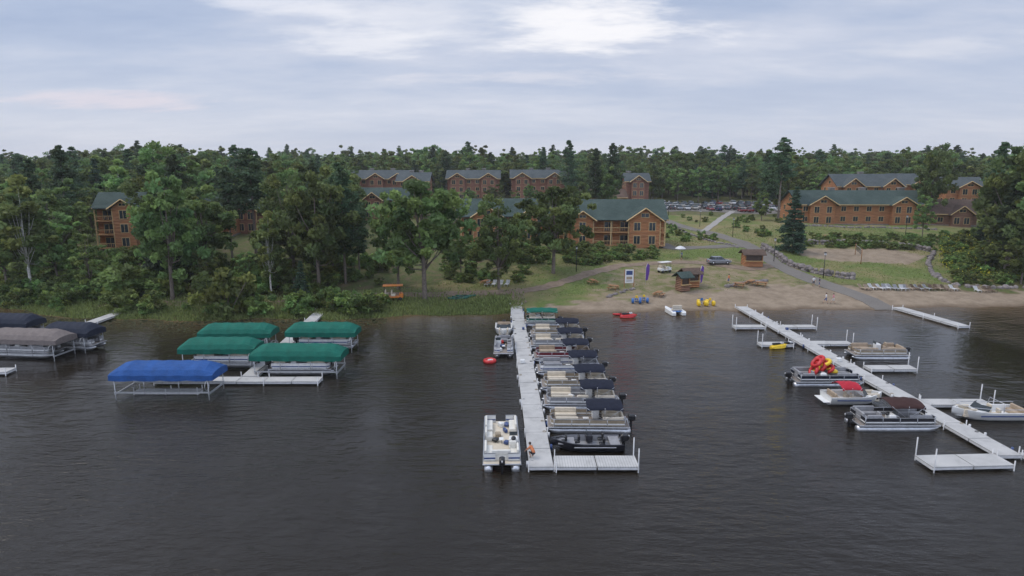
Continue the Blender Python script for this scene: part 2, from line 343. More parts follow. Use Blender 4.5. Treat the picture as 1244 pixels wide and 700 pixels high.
hh=mth(t,'ADD',mth(t,'MULTIPLY',h1,.8),mth(t,'MULTIPLY',h2,.7)); hh=mth(t,'MULTIPLY',hh,pt); bump(t,b,hh,.30,1)
me.materials.append(m); g=bpy.data.objects.new('water',me); S.collection.objects.link(g)
# ---------------------------------------------------------------- roads & paths draped on the terrain
def smooth(pts,k=8):
    P=[Vector(p[:2]) for p in pts]; P=[P[0]*2-P[1]]+P+[P[-1]*2-P[-2]]; o=[]
    for i in range(1,len(P)-2):
        for j in range(k):
            u=j/k; a,b_,c,d=P[i-1:i+3]
            o.append(.5*((2*b_)+(-a+c)*u+(2*a-5*b_+4*c-d)*u*u+(-a+3*b_-3*c+d)*u**3))
    o.append(P[-2]); return o
ROADS=[]
def strip(name,pts,wd,mat,off=.07,rag=0):
    P=smooth(pts,10); mb=MB(); nw=5; V=[];n=len(P); ROADS.append(([tuple(p) for p in P],wd))
    rg=np.random.default_rng(3)
    for i,p in enumerate(P):
        d=(P[min(i+1,n-1)]-P[max(i-1,0)]).normalized(); q=Vector((-d.y,d.x)); ww=wd*(1+rag*rg.normal())
        for j in range(nw+1):
            s_=(j/nw-.5)*ww; x,y=p.x+q.x*s_,p.y+q.y*s_; V.append((x,y,hz(x,y)+off))
        V.append((p.x+q.x*(.5*ww+.05),p.y+q.y*(.5*ww+.05),hz(p.x,p.y)-.5))
    k=nw+2; F=[(i*k+j,i*k+j+1,(i+1)*k+j+1,(i+1)*k+j) for i in range(n-1) for j in range(nw+1)]
    mb.add(V,F,mat); return single(name,mb)
road1=[T(*q) for q in [(1078,377),(1050,362),(1015,350),(975,336),(945,322),(922,306),(895,293),(862,283),(835,277),(808,268),(788,258),(772,250)]]
strip('road',road1,3.7,'asphalt',rag=.03)
strip('road',[T(*q) for q in [(922,306),(905,300),(870,300),(820,302),(803,296)]],3.2,'asphalt',.085,rag=.03)
strip('footpath',[T(*q) for q in [(855,281),(868,272),(882,262),(890,257)]],1.9,'concrete',.1)
strip('dirt_path',[T(*q) for q in [(120,372),(200,369),(300,369),(380,366),(460,359),(560,357),(640,353),(690,341),(730,329),(770,322),(840,319),(905,326),(940,322)]],2.6,'dirt_path',.06,rag=.12)
strip('dirt_path',[T(*q) for q in [(628,377),(630,366),(628,352)]],2.2,'dirt_path',.09,rag=.1)
lx0,lx1,ly0,ly1=44,101,214,256
mb=MB(); X_=np.linspace(lx0,lx1,30); Y_=np.linspace(ly0,ly1,24)
V=[(x,y,hz(x,y)+.06) for y in Y_ for x in X_]; F=[(j*30+i,j*30+i+1,(j+1)*30+i+1,(j+1)*30+i) for j in range(23) for i in range(29)]
mb.add(V,F,'asphalt'); single('parking_lot',mb)
mb=MB()
for r in (221,228,238,245):
    for k in range(21):
        x=lx0+2+k*2.7; mb.add([(x-.06,r-2.4,hz(x,r-2.4)+.075),(x+.06,r-2.4,hz(x,r-2.4)+.075),(x+.06,r+2.4,hz(x,r+2.4)+.075),(x-.06,r+2.4,hz(x,r+2.4)+.075)],[(0,1,2,3)],'road_paint')
single('parking_markings',mb)
# ---------------------------------------------------------------- docks
def dock(name,p0,p1,wd,post=6.0,z=.45,tall=(),fend=False):
    p0=Vector(p0[:2]); p1=Vector(p1[:2]); L=(p1-p0).length; A=Asm(name); d=A.p('deck'); ps=A.p('posts')
    n=max(1,round(L/3.0)); l=L/n
    for i in range(n):
        dz=random.uniform(-.012,.012)
        d.box((random.uniform(-.02,.02),(i+.5)*l,z-.06+dz),(wd,l-.07,.1),'dock_planks')
        d.box((wd/2-.04,(i+.5)*l,z-.19),(.07,l-.1,.16),'post_white'); d.box((-wd/2+.04,(i+.5)*l,z-.19),(.07,l-.1,.16),'post_white')
    d.box((0,.05,z-.2),(wd-.1,.07,.16),'post_white'); d.box((0,L-.05,z-.2),(wd-.1,.07,.16),'post_white')
    k=max(1,round(L/post))
    for i in range(k+1):
        for s_ in (-1,1):
            top=z+.3+random.uniform(0,.15)
            if i in tall: top=z+1.4
            ps.tube([(s_*(wd/2+.05),min(max(i*L/k,.1),L-.1),-1.6),(s_*(wd/2+.05),min(max(i*L/k,.1),L-.1),top)],.045,'post_white')
    if fend:
        g_=A.p('fenders_and_lines')
        for i in range(int(L/2.4)):
            y=1+i*2.4+random.uniform(-.4,.4); s_=random.choice((1,1,-1)); g_.tube([(s_*(wd/2+.12),y,z-.35),(s_*(wd/2+.12),y,z+.12)],.09,random.choice(['post_white','blue_panel','post_white']),8)
            g_.torus((s_*(wd/2-.2),y+.5,z+.01),.13,.025,random.choice(['black_plastic','tan_panel','post_white']),10,4)
        g_.box((-.3,L*.45,z+.2),(.5,.4,.4),'white_gel',bev=.04); g_.box((.45,L*.72,z+.15),(.3,.4,.3),'blue_panel',bev=.04)
    ang=math.atan2(p1.y-p0.y,p1.x-p0.x)-math.pi/2
    return A.place((p0.x,p0.y,0),ang)
a0=G(627,374,.45); a1=G(658,567,.45)
dock('wooden_dock',(a1[0],a1[1]),(a0[0],a0[1]+2),1.75,fend=True)
dock('wooden_dock',(a1[0]+.95,a1[1]+.9),(G(775,562,.45)[0],a1[1]+.9),1.8,6,tall=(1,))
b0=G(903,374,.45); b1=G(1228,553,.45)
dock('wooden_dock',(b1[0],b1[1]),(b0[0],b0[1]+1),1.8,fend=True)
def arm(px0,px1,py,wd=1.5,tall=()):
    A_=G(px0,py,.45); B_=G(px1,py,.45); return dock('wooden_dock',(A_[0],A_[1]),(B_[0],B_[1]),wd,6,.45,tall)
arm(891,928,396,1.4,(0,));arm(942,990,396,1.4,(1,)); arm(922,962,417,1.4,(0,)); arm(979,1033,416,1.4,(1,)); 
arm(1053,1110,446,1.5,(1,)); arm(1122,1200,488,1.5,(1,))
e0=G(1122,560,.45); dock('wooden_dock',(e0[0],e0[1]),(b1[0]-.95,e0[1]+.3),1.9,6,.45,(0,)); dock('wooden_dock',(b1[0]+.95,e0[1]+.5),(b1[0]+4,e0[1]+.5),1.9,6,.45,(1,))
dock('wooden_dock',G(1172,396,.45),G(1090,373,.45),1.7)
c0=G(303,457,.45); c1=G(388,379,.45)
dock('wooden_dock',(c0[0],c0[1]),(c1[0],c1[1]+1),1.6)
q0=G(190,461,.45); q1=G(393,457,.45); dock('wooden_dock',(q0[0],c0[1]-.9),(q1[0],c0[1]-.9),1.5)
dock('wooden_dock',G(165,474,.3),G(244,474,.3),.9,3,.3)
dock('wooden_dock',G(72,405,.45),G(145,379,.45),1.6)
dock('wooden_dock',G(-60,424,.45),G(70,410,.45),1.6); dock('wooden_dock',G(-120,452,.45),G(14,449,.45),1.5)
# ---------------------------------------------------------------- boats
def engine(mb,x,z=.55,s=1.0):
    mb.box((x-.05,0,z+.42),(.62*s,.42*s,.55*s),'black_plastic',bev=.1); mb.box((x+.0,0,z-.2),(.2,.14,.9),'black_plastic'); mb.box((x-.05,0,z-.6),(.5,.1,.1),'black_plastic')
    mb.box((x+.28,0,z+.1),(.22,.3,.3),'chrome')
    mb.tube([(x-.38,0,z+.45),(x-.375,0,z+.6)],.06,'post_white')
def bimini(A,x0,x1,W,h,cm,base=1.25):
    c=A.p('bimini_top'); f=A.p('bimini_frame'); n=8; rings=[]
    for i in range(9):
        u=i/8; x=x0+(x1-x0)*u; sag=-.05*math.sin(u*math.pi*4)**2
        e=.1*(abs(u-.5)*2)**4
        top=[(x,-W/2+W*j/n, h+.28*math.sin(math.pi*j/n)**.8+sag-e) for j in range(n+1)]
        rings.append([(x,-W/2-.02,h-.14-e)]+top+[(x,W/2+.02,h-.14-e)])
    c.loft(rings,cm,closed=False,sm=True)
    rr=[[ (p[0],p[1],p[2]-.03) for p in r] for r in rings]; c.loft(rr,cm,closed=False,sm=True)
    for x in (x0,(x0*.5+x1*.5),x1):
        for s_ in (-1,1): f.tube([((x0+x1)/2+(x-(x0+x1)/2)*.12,s_*W/2,base),(x,s_*W/2,h)],.02,'alu',5)
def seat(mb,c,l,w_,back,m,h=.42,bk='y'):
    mb.box((c[0],c[1],c[2]+h/2),(l,w_,h),m,bev=.06)
    if bk=='y': mb.box((c[0],c[1]+back*(w_/2-.09),c[2]+h+.2),(l,.17,.42),m,bev=.05)
    else: mb.box((c[0]+back*(l/2-.09),c[1],c[2]+h+.2),(.17,w_,.42),m,bev=.05)
def pontoon(L=7.3,W=2.55,panel='tan_panel',vinyl='cream_vinyl',top='navy_cloth',tx=(-.40,0.02),folded=False,eng=True,floor='carpet',clutter=0):
    A=Asm('pontoon_boat'); h=A.p('hull_tubes')
    for s_ in (-1,1):
        y=s_*(W/2-.42); n=12; rings=[]
        for x,r,dz in ((-L/2,.10,0),(-L/2+.05,.30,0),(-L/2+.5,.33,0),(L/2-1.1,.33,0),(L/2-.6,.27,.05),(L/2-.2,.13,.14),(L/2-.02,.03,.2)):
            rings.append([(x,y+r*math.cos(2*math.pi*k/n),.14+dz+r*math.sin(2*math.pi*k/n)) for k in range(n)])
        h.loft(rings,'alu',sm=True)
    d=A.p('deck'); d.box((-.05,0,.53),(L-.3,W,.11),'alu',bev=.02); d.box((-.05,0,.59),(L-.42,W-.12,.02),floor)
    f=A.p('fence'); xb=L/2-.75; xs_=-L/2+.55
    def pan(xa,ya,xb_,yb_):
        cx_,cy_=(xa+xb_)/2,(ya+yb_)/2; l=math.hypot(xb_-xa,yb_-ya); an=math.atan2(yb_-ya,xb_-xa)
        f.box((cx_,cy_,.93),(l-.04,.035,.5),panel,an); f.box((cx_,cy_,.84),(l-.06,.05,.12),'white_gel' if panel!='white_gel' else 'blue_panel',an)
        f.box((cx_,cy_,1.22),(l,.055,.05),'alu',an); f.box((cx_,cy_,.64),(l,.055,.05),'alu',an)
    y=W/2-.07
    for s_ in (-1,1):
        for k in range(4): pan(xs_+(xb-xs_)*k/4,s_*y,xs_+(xb-xs_)*(k+1)/4,s_*y)
        pan(xb,s_*y,xb+.25,s_*(y-.25)); pan(xb+.25,s_*(y-.25),xb+.25,s_*.4)
        pan(xs_,s_*y,xs_,s_*.45)
    for s_ in (-1,1):
        for k in range(5): f.tube([(xs_+(xb-xs_)*k/4,s_*y,.6),(xs_+(xb-xs_)*k/4,s_*y,1.25)],.03,'alu',5)
    s=A.p('seats'); z=.6
    for s_ in (-1,1): seat(s,(xb-1.1,s_*(y-.36),z),1.9,.62,s_,vinyl)
    seat(s,(xs_+1.0,y-.36,z),1.8,.62,1,vinyl); seat(s,(xs_+.36,.05,z),.62,1.4,-1,vinyl,bk='x'); seat(s,(xs_+.8,-(y-.36),z),1.2,.62,-1,vinyl)
    s.box((xs_+2.3,-(y-.42),z+.42),(.6,.7,.85),'white_gel',bev=.08); s.tube([(xs_+2.0,-(y-.42),z+.85),(xs_+1.95,-(y-.42),z+.92)],.18,'black_plastic',12)
    s.box((xs_+2.62,-(y-.42),z+.98),(.04,.6,.3),'glass_dark')
    seat(s,(xs_+1.5,-(y-.5),z+.15),.5,.5,-1,vinyl,bk='x'); s.box((xs_+3.2,.0,z+.3),(.5,.35,.04),'white_gel'); s.tube([(xs_+3.2,0,z),(xs_+3.2,0,z+.3)],.04,'alu')
    if clutter:
        g_=A.p('gear'); rg=random.Random(clutter)
        for _ in range(7):
            g_.box((rg.uniform(xs_+.6,xb-.4),rg.uniform(-.5,.5),z+.18),(rg.uniform(.25,.6),rg.uniform(.2,.45),rg.uniform(.2,.4)),rg.choice(['red_gel','blue_panel','white_gel','black_plastic','tan_panel','white_gel']),rg.uniform(0,3),bev=.06)
        seat(g_,(xb-3.0,y-.36,z),1.0,.6,1,vinyl)
    if eng: engine(A.p('outboard_motor'),-L/2-.15)
    if top: bimini(A,tx[0]*L,tx[1]*L,W-.25,2.2,top)
    elif folded:
        c=A.p('folded_bimini'); c.tube([(xs_+1.2,-y,2.0),(xs_+1.2,0,2.12),(xs_+1.2,y,2.0)],.13,'navy_cloth',8)
        for s_ in (-1,1): c.tube([(xs_+2.2,s_*y,1.24),(xs_+1.2,s_*y,2.0)],.02,'alu',5)
    return A
def hull(A,L,W,Hh,m,floor,inner='grey_vinyl'):
    h=A.p('hull'); rings=[]; rin=[]
    for u in (0,.15,.35,.55,.7,.82,.91,.97,1.0):
        x=-L/2+L*u; w_=W/2*(1 if u<.5 else max(.03,(1-((u-.5)/.5)**2.3))); sh=Hh*(1+.28*max(0,(u-.4)/.6)**2); k=-.25+max(0,(u-.6)/.4)**2*(.25+Hh*.55)
        ch=k+(sh-k)*.4; 
        rings.append([(x,-w_,sh),(x,-w_*.86,ch),(x,0,k),(x,w_*.86,ch),(x,w_,sh)])
        g=max(.02,w_-.14); xi=min(x,L/2-.35) if u>.9 else x+(.12 if u==0 else 0)
        rin.append([(xi,-g,sh-.001),(xi,-g*.93,floor),(xi,g*.93,floor),(xi,g,sh-.001)])
    h.loft(rings,m,closed=False,sm=True)
    h.add([rings[0][k] for k in range(5)],[(0,1,2,3,4)],m)
    h.loft(rin,inner,closed=False); h.add(rin[0],[(0,1,2,3)],inner)
    g=[[rings[i][0],rin[i][0]] for i in range(9)]; h.loft(g,m,closed=False); g=[[rings[i][4],rin[i][3]] for i in range(9)]; h.loft(g,m,closed=False)
    return rings
def fishing(m='charcoal_hull'):
    A=Asm('fishing_boat'); hull(A,5.6,2.1,.72,m,.25); d=A.p('decks')
    d.box((1.55,0,.62),(1.3,1.25,.06),'grey_vinyl'); d.box((-2.2,0,.6),(.8,1.7,.06),'grey_vinyl')
    for x,y in ((-1.2,.45),(-1.2,-.45),(.7,0),(1.7,0)): seat(d,(x,y,.5),.45,.45,-1,'black_plastic',.2,'x')
    d.box((-.3,-.55,.65),(.5,.6,.6),'charcoal_hull',bev=.06); d.box((-.1,-.55,1.05),(.04,.6,.3),'glass_dark')
    d.tube([(2.4,.2,.95),(2.0,.25,1.1),(1.5,.3,1.0)],.05,'black_plastic'); engine(A.p('outboard_motor'),-2.95,.5)
    A.p('stripe').box((-.6,-1.03,.52),(3.2,.02,.06),'post_white'); A.p('stripe').box((-.6,1.03,.52),(3.2,.02,.06),'post_white')
    return A
def speed(m='white_gel',tower=False,cov=None,L=6.0):
    A=Asm('motor_boat'); hull(A,L,2.3,.85,m,.3,'white_gel'); d=A.p('interior')
    d.box((L*.16,0,.9),(L*.16,1.7,.06),m,bev=.02)
    for y in (-.55,.55): seat(d,(-.3,y,.3),.55,.5,-1,'cream_vinyl',.4,'x')
    seat(d,(-L/2+.8,0,.3),.6,1.7,-1,'tan_vinyl',.4,'x'); seat(d,(L*.3,.42,.3),1.1,.4,1,'cream_vinyl',.35); seat(d,(L*.3,-.42,.3),1.1,.4,-1,'cream_vinyl',.35)
    ws=A.p('windshield'); ws.loft([[(L*.1,-.95,.9),(L*.2,-.5,.95),(L*.2,.5,.95),(L*.1,.95,.9)],[(L*.06,-.85,1.35),(L*.15,-.45,1.4),(L*.15,.45,1.4),(L*.06,.85,1.35)]],'glass_dark',closed=False)
    A.p('swim_platform').box((-L/2-.3,0,.35),(.6,1.9,.07),'white_gel',bev=.02)
    A.p('stripe').box((-.5,-1.16,.6),(L*.6,.02,.1),'blue_panel'); A.p('stripe').box((-.5,1.16,.6),(L*.6,.02,.1),'blue_panel')
    if tower:
        tw=A.p('rail'); 
        for y in (-1.02,1.02): tw.tube([(-L/2+.3,y,.85),(-L/2+.3,y,1.15),(0,y,1.15),(L*.3,y*.75,1.25),(L*.45,0,1.35)],.025,'alu')
        tw.tube([(-.6,-1,.9),(-.7,-.9,1.6),(-.7,.9,1.6),(-.6,1,.9)],.035,'alu')
    if cov: bimini(A,-1.6,.2,2.0,1.75,cov,1.0)
    else: engine(A.p('outboard_motor'),-L/2-.2,.5)
    return A
def jetski(m='red_gel'):
    A=Asm('jet_ski'); h=A.p('hull'); rings=[]
    for x,w_,z0,z1 in ((-1.4,.42,.0,.4),(-1,.52,-.1,.5),(0,.55,-.12,.6),(.8,.45,-.05,.7),(1.3,.22,.15,.6),(1.5,.05,.4,.5)):
        rings.append([(x,-w_,z0+.2),(x,-w_*.6,z0),(x,w_*.6,z0),(x,w_,z0+.2),(x,w_*.8,z1*.8),(x,w_*.35,z1),(x,-w_*.35,z1),(x,-w_*.8,z1*.8)])
    h.loft(rings,m,sm=False); s=A.p('seat'); s.box((-.45,0,.72),(1.3,.34,.3),'black_plastic',bev=.08)
    s.box((.45,0,.8),(.5,.36,.35),'post_white',bev=.08); s.tube([(.35,-.38,1.0),(.4,0,1.05),(.35,.38,1.0)],.03,'black_plastic'); return A
P1=pontoon(); P2=pontoon(panel='maroon_panel',vinyl='tan_vinyl'); P3=pontoon(panel='grey_vinyl',vinyl='cream_vinyl',clutter=2); P4=pontoon(panel='white_gel',vinyl='grey_vinyl')
for k,(px,py,A) in enumerate([(714,520,P1),(706,493,P3),(699,472,P1),(692,453,P4),(685,437,P2),(679,422,P3),(676,409,P1)]):
    q=G(px,py); A.place((q[0]+random.uniform(-.15,.15),q[1],0),math.pi+random.uniform(-.03,.03),(.97+.02*(k%2),1,1))
q=G(712,546); fishing().place((q[0],q[1]+.2,0),math.pi)
q=G(652,396); g0=pontoon(L=5,W=2.3,panel='green_hut',top='green_canvas',tx=(-.45,.4)); g0.place((q[0]+.6,q[1]+.5,0),math.pi)
q=G(609,544); pontoon(L=8.2,W=2.8,panel='white_gel',vinyl='white_vinyl',top=None,floor='cream_vinyl',clutter=5).place((q[0],q[1],0),math.pi/2+.03)
q=G(612,427); pontoon(L=6,W=2.3,panel='white_gel',vinyl='grey_vinyl',top=None,clutter=9).place((q[0],q[1],0),-math.pi/2)
q=G(612,405); speed(L=5).place((q[0],q[1],0),-math.pi/2)
ft=Asm('inflatable_tubes'); k=ft.p('rings'); k.torus((0,0,.15),.55,.22,'red_gel'); k.torus((.1,0,.16),.28,.12,'post_white'); q=G(595,440); ft.place((q[0],q[1],0),.3)
q=G(763,386); jetski().place((q[0],q[1],0),.1,.85)
q=G(1001,466); pontoon(L=7.0,panel='navy_cloth',vinyl='grey_vinyl',top=None,clutter=8).place((q[0],q[1],0),0)
it=Asm('inflatable_tubes'); k=it.p('rings')
for x,y,z,mm,ax,ti in [(-1.0,-.2,.5,'red_gel','x',.5),(-.6,.2,.7,'yellow_gel','x',.5),(-.2,-.1,.8,'red_gel','x',.6),(.2,.2,.9,'red_gel','x',.7),(.6,-.2,.6,'red_gel','x',.9),(1.1,.1,.35,'yellow_gel','z',.2),(-.7,-.1,1.3,'red_gel','x',.8),(-.2,.3,1.45,'red_gel','x',.9),(.3,0,1.25,'yellow_gel','x',1.1)]: k.torus((x,y,z),.46,.18,mm,ax=ax,tilt=ti)
it.place((q[0]-.3,q[1]+.1,.95),.1)
q=G(1036,489); speed(cov='red_cloth',L=5.2).place((q[0],q[1],0),0)
q=G(1083,518); pontoon(L=7.0,panel='charcoal_hull',vinyl='grey_vinyl',top='brown_cloth',tx=(-.12,.28)).place((q[0],q[1],0),0)
q=G(1064,434); pontoon(L=6.6,panel='tan_panel',vinyl='tan_vinyl',top=None,clutter=3).place((q[0],q[1],0),math.pi)
q=G(1199,508); speed(tower=True,L=6.4).place((q[0],q[1],0),math.pi)
for px,py,c_ in ((946,423,'yellow_gel'),(957,422,'charcoal_hull')):
    q=G(px,py); jetski(c_).place((q[0],q[1],0),.2,.8)
# ---------------------------------------------------------------- boat lifts with canopies
def lift(L,W,cm,post='lift_alu'):
    A=Asm('boat_lift_canopy'); c=A.p('canopy'); n=10; z=2.45; rings=[]
    for i,u in enumerate(np.linspace(0,1,13)):
        x=-L/2+L*u; e={0:.75,12:.75,1:.12,11:.12}.get(i,0); hh=.95*(1-e)
        sag=.06*math.sin(u*math.pi*6)**2
        rings.append([(x,-W/2-.04,z-.55+.04*math.cos(i*2.1)),(x,-W/2-.02,z-.3)]+[(x,(-W/2+W*j/n),z+(hh)*math.sin(math.pi*j/n)**.62-sag) for j in range(n+1)]+[(x,W/2+.02,z-.3),(x,W/2+.04,z-.55)])
    c.loft(rings,cm,closed=False,sm=False)
    for r in (rings[0],rings[-1]): c.add([(p[0],p[1],p[2]) for p in r],[tuple(range(len(r)))],cm)
    f=A.p('lift_frame')
    for x in (-L/2+.5,-L/6,L/6,L/2-.5):
        for y in (-W/2+.05,W/2-.05): f.tube([(x,y,-1.5 if abs(x)>L/4 else .6),(x,y,z-.1)],.05,post,6)
    for y in (-W/2+.05,W/2-.05): f.box((0,y,.75),(L-.8,.1,.14),post); f.box((0,y,z-.25),(L-.6,.06,.06),post)
    for x in (-L/2+.5,L/2-.5): f.box((x,0,.6),(.12,W,.16),post)
    f.torus((L/2-.5,-W/2-.15,1.5),.45,.03,post,16,5,'x')
    return A
lb=pontoon(L=7,W=2.4,panel='white_gel',vinyl='cream_vinyl',top=None); lb2=pontoon(L=7,W=2.4,panel='grey_vinyl',vinyl='grey_vinyl',top=None)
for px,py,pl,cm,W in [(205,448,126,'blue_canvas',3.2),(364,426,112,'green_canvas',3.1),(269,418,93,'green_canvas',3.0),(290,400,89,'green_canvas',3.0),(393,399,86,'green_canvas',3.0)]:
    q=G(px,py,2.6); q2=G(px+pl,py,2.6); L=(q2[0]-q[0])*.98
    lift(L,W,cm).place((q[0],q[1],0),random.uniform(-.02,.02))
    if cm!='blue_canvas': (lb if px!=290 else lb2).place((q[0]+.3,q[1],.35),0 if px!=269 else math.pi)
for px,py,pl,cm in [(35,407,98,'taupe_canvas'),(88,399,62,'slate_canvas'),(18,388,56,'slate_canvas'),(-40,392,60,'slate_canvas')]:
    q=G(px,py,2.6); q2=G(px+pl,py,2.6); lift((q2[0]-q[0]),3.1,cm).place((q[0],q[1],0),-.1); lb2.place((q[0],q[1],.3),-.1)
# ---------------------------------------------------------------- buildings
BLD=[]
def lodge(px=0,py=0,w_=10,dep_=10,st=2,rh=3.4,gables=(),wall='log_orange',roof='roof_green',rot=0,balc=True,chim=(),name='lodge_building',sh=2.9,loc=None):
    A=Asm(name); W=A.p('walls'); Rf=A.p('roof'); wi=A.p('windows'); bl=A.p('balcony'); wh=st*sh; o=.8; D=dep_; sl=rh/(D/2)
    W.prism([(-D/2,-3),(-D/2,wh),(0,wh+rh),(D/2,wh),(D/2,-3)],'x',-w_/2,w_/2,wall)
    def chev(half,zt,base,sl_): return [(-half-o,base-o*sl_+.06),(0,zt+.06),(half+o,base-o*sl_+.06),(half+o,base-o*sl_+.32),(0,zt+.34),(-half-o,base-o*sl_+.32)]
    Rf.prism(chev(D/2,wh+rh,wh,sl),'x',-w_/2-o,w_/2+o,roof)
    Rf.box((0,-D/2-o-.03,wh-o*sl+.19),(w_+2*o,.05,.24),'trim_cream')
    def window(x,y,z,ww,hh,ax='y',s_=-1):
        if ax=='y':
            wi.box((x,y+s_*.03,z),(ww+.24,.1,hh+.24),'trim_cream'); wi.box((x,y+s_*.07,z),(ww,.06,hh),'glass_dark'); wi.box((x,y+s_*.09,z),(.07,.06,hh),'trim_cream')
        else:
            wi.box((x+s_*.03,y,z),(.1,ww+.24,hh+.24),'trim_cream'); wi.box((x+s_*.07,y,z),(.06,ww,hh),'glass_dark'); wi.box((x+s_*.09,y,z),(.06,.07,hh),'trim_cream')
    gx=[(g_[0]*w_,g_[1]) for g_ in gables]
    nb=max(2,int(w_/3.3)); bw=w_/nb
    for s_ in range(st):
        for i in range(nb):
            x=-w_/2+(i+.5)*bw
            if any(abs(x-a)<b_/2+.6 for a,b_ in gx): continue
            if balc: window(x,-D/2,s_*sh+1.15,1.7,2.0)
            else: window(x,-D/2,s_*sh+1.55,1.3,1.3)
            window(x,D/2,s_*sh+1.55,1.2,1.3,'y',1)
        for sd_ in (-1,1):
            for y in (-D/4,D/4): window(sd_*w_/2,y,s_*sh+1.5,1.1,1.3,'x',sd_)
    for sd_ in (-1,1): window(sd_*w_/2,0,wh+rh*.32,1.1,1.0,'x',sd_)
    for a,b_ in gx:
        pj=1.5 if not balc else 2.2; gs=sl*1.25; gh=b_/2*gs; gh=min(gh,rh*1.0); gs=gh/(b_/2)
        W.prism([(a-b_/2,-3),(a-b_/2,wh),(a,wh+gh),(a+b_/2,wh),(a+b_/2,-3)],'y',-D/2-pj,0,wall)
        Rf.prism([(a+u,v+.02) for u,v in chev(b_/2,wh+gh,wh,gs)],'y',-D/2-pj-o,-.01,roof)
        for e in (-1,1):
            Rf.tube([(a,-D/2-pj-o-.04,wh+gh+.2),(a+e*(b_/2+o),-D/2-pj-o-.04,wh-o*gs+.19)],.13,'trim_cream',4,False)
        for s_ in range(st):
            k=max(1,int(b_/2.4))
            for i in range(k): window(a-b_/2+(i+.5)*b_/k,-D/2-pj,s_*sh+1.35,1.3,1.7)
        window(a,-D/2-pj,wh+gh*.38,min(1.6,b_*.3),gh*.35)
    if balc:
        for s_ in range(st):
            z=s_*sh+.02
            segs=[]; x0=-w_/2
            for a,b_ in sorted(gx): segs.append((x0,a-b_/2)); x0=a+b_/2
            segs.append((x0,w_/2))
            for xa,xb in segs:
                if xb-xa<1: continue
                bl.box(((xa+xb)/2,-D/2-1.0+.03,z),(xb-xa-.06,1.9,.2),'rail_wood')
                bl.box(((xa+xb)/2,-D/2-1.85,z+1.05),(xb-xa-.1,.1,.1),'trim_cream')
                for q in np.arange(xa+.2,xb-.1,.35): bl.box((q,-D/2-1.85,z+.55),(.06,.05,.9),'rail_wood')
                kk=max(1,round((xb-xa)/3.3))
                for i in range(kk+1):
                    x=min(max(xa+(xb-xa)*i/kk,xa+.15),xb-.15); bl.box((x,-D/2-1.85,z+sh/2),(.24,.24,sh-.04),'trim_cream')
                if s_==st-1: Rf.add([(xa,-D/2-.6,wh+.35),(xb,-D/2-.6,wh+.35),(xb,-D/2-2.4,wh-.12),(xa,-D/2-2.4,wh-.12),(xa,-D/2-.6,wh+.15),(xb,-D/2-.6,wh+.15),(xb,-D/2-2.4,wh-.3),(xa,-D/2-2.4,wh-.3)],[(0,3,2,1),(4,5,6,7),(3,7,6,2),(0,4,7,3),(1,2,6,5)],roof)
    for a in chim:
        ch=A.p('chimney'); ch.box((a*w_,D*.12,wh/2+rh*.5+.5),(1.5,1.2,wh+rh+.6),'field_stone'); ch.box((a*w_,D*.12,wh+rh+.95),(1.8,1.5,.25),'concrete')
    f=A.p('foundation'); f.box((0,-.01,-1.2),(w_+.16,D+.16,2.7),'field_stone')
    if loc is None:
        l=T(px,py); c=Vector((l[0],l[1]))+Vector((math.sin(-rot),math.cos(rot)))*(D/2)
        loc=(c.x,c.y,l[2]+.1)
    BLD.append((loc[0],loc[1],w_/2+2.5,D/2+3,rot)); return A.place(loc,rot)
lodge(748,298,21,13,2,3.6,((.28,6.5),(-.36,4.5)),rot=-.05)
lodge(622,292,24,12,2,3.2,((.2,6),(-.25,6)),rot=.1)
lodge(1046,273,36,14,2,3.4,((-.33,7),(.30,6)),roof='roof_green',rot=-.03,chim=(-.15,.1,.42),balc=False)
lodge(1150,274,15,11,1,3.4,((.2,5),),wall='log_brown',roof='roof_brown',rot=-.2,balc=False,sh=3.4)
def at(px,Y,**k):
    x=(px-622)/FP*(Y*cp+ (CAMZ-9)*sp); return dict(loc=(x,Y,hz(x,Y)+.1),**k)
lodge(**at(1044,222),w_=22,dep_=12,st=3,rh=3.6,gables=((-.3,6),(.3,6)),roof='roof_grey',chim=(0,),balc=False)
lodge(**at(1098,226),w_=14,dep_=11,st=3,rh=3.2,gables=((.1,6),),roof='roof_grey',balc=False)
lodge(**at(1160,214),w_=11,dep_=12,st=3,rh=2.8,gables=((0.05,5.5),),roof='roof_grey',rot=-.2,chim=(-.3,),balc=False)
for px,Y,w_,g_ in [(462,262,27,((-.33,6),(0,6),(.33,6))),(576,268,21,((-.3,6),(.3,6))),(653,270,22,((-.3,6),(.3,6))),(505,255,12,((0,6),))]:
    lodge(**at(px,Y),w_=w_,dep_=12,st=3,rh=3.0,gables=g_,wall='log_red',roof='roof_grey',chim=(-.12,.2),balc=False)
lodge(**at(771,243),w_=8.5,dep_=9,st=3,rh=2.6,gables=((0,5),),wall='log_red',roof='roof_grey',balc=False,chim=(-.3,))
lodge(**at(738,240),w_=12,dep_=9,st=1,rh=2.6,gables=(),wall='log_red',roof='roof_brown',balc=False)
lodge(**at(154,140),w_=8,dep_=9,st=3,rh=2.6,gables=((.2,4),),wall='log_orange',roof='roof_green',balc=True,rot=.25,name='log_cabin')
lodge(**at(250,158),w_=15,dep_=10,st=2,rh=3,gables=((.2,5),),wall='log_orange',roof='roof_green',balc=True,rot=.15,name='log_cabin')
lodge(**at(325,168),w_=14,dep_=10,st=2,rh=3,gables=((-.2,5),),wall='log_red',roof='roof_green',balc=True,name='log_cabin')
lodge(**at(475,195),w_=20,dep_=10,st=2,rh=3,gables=((-.2,5),),wall='log_red',roof='roof_green',balc=True,name='log_cabin')
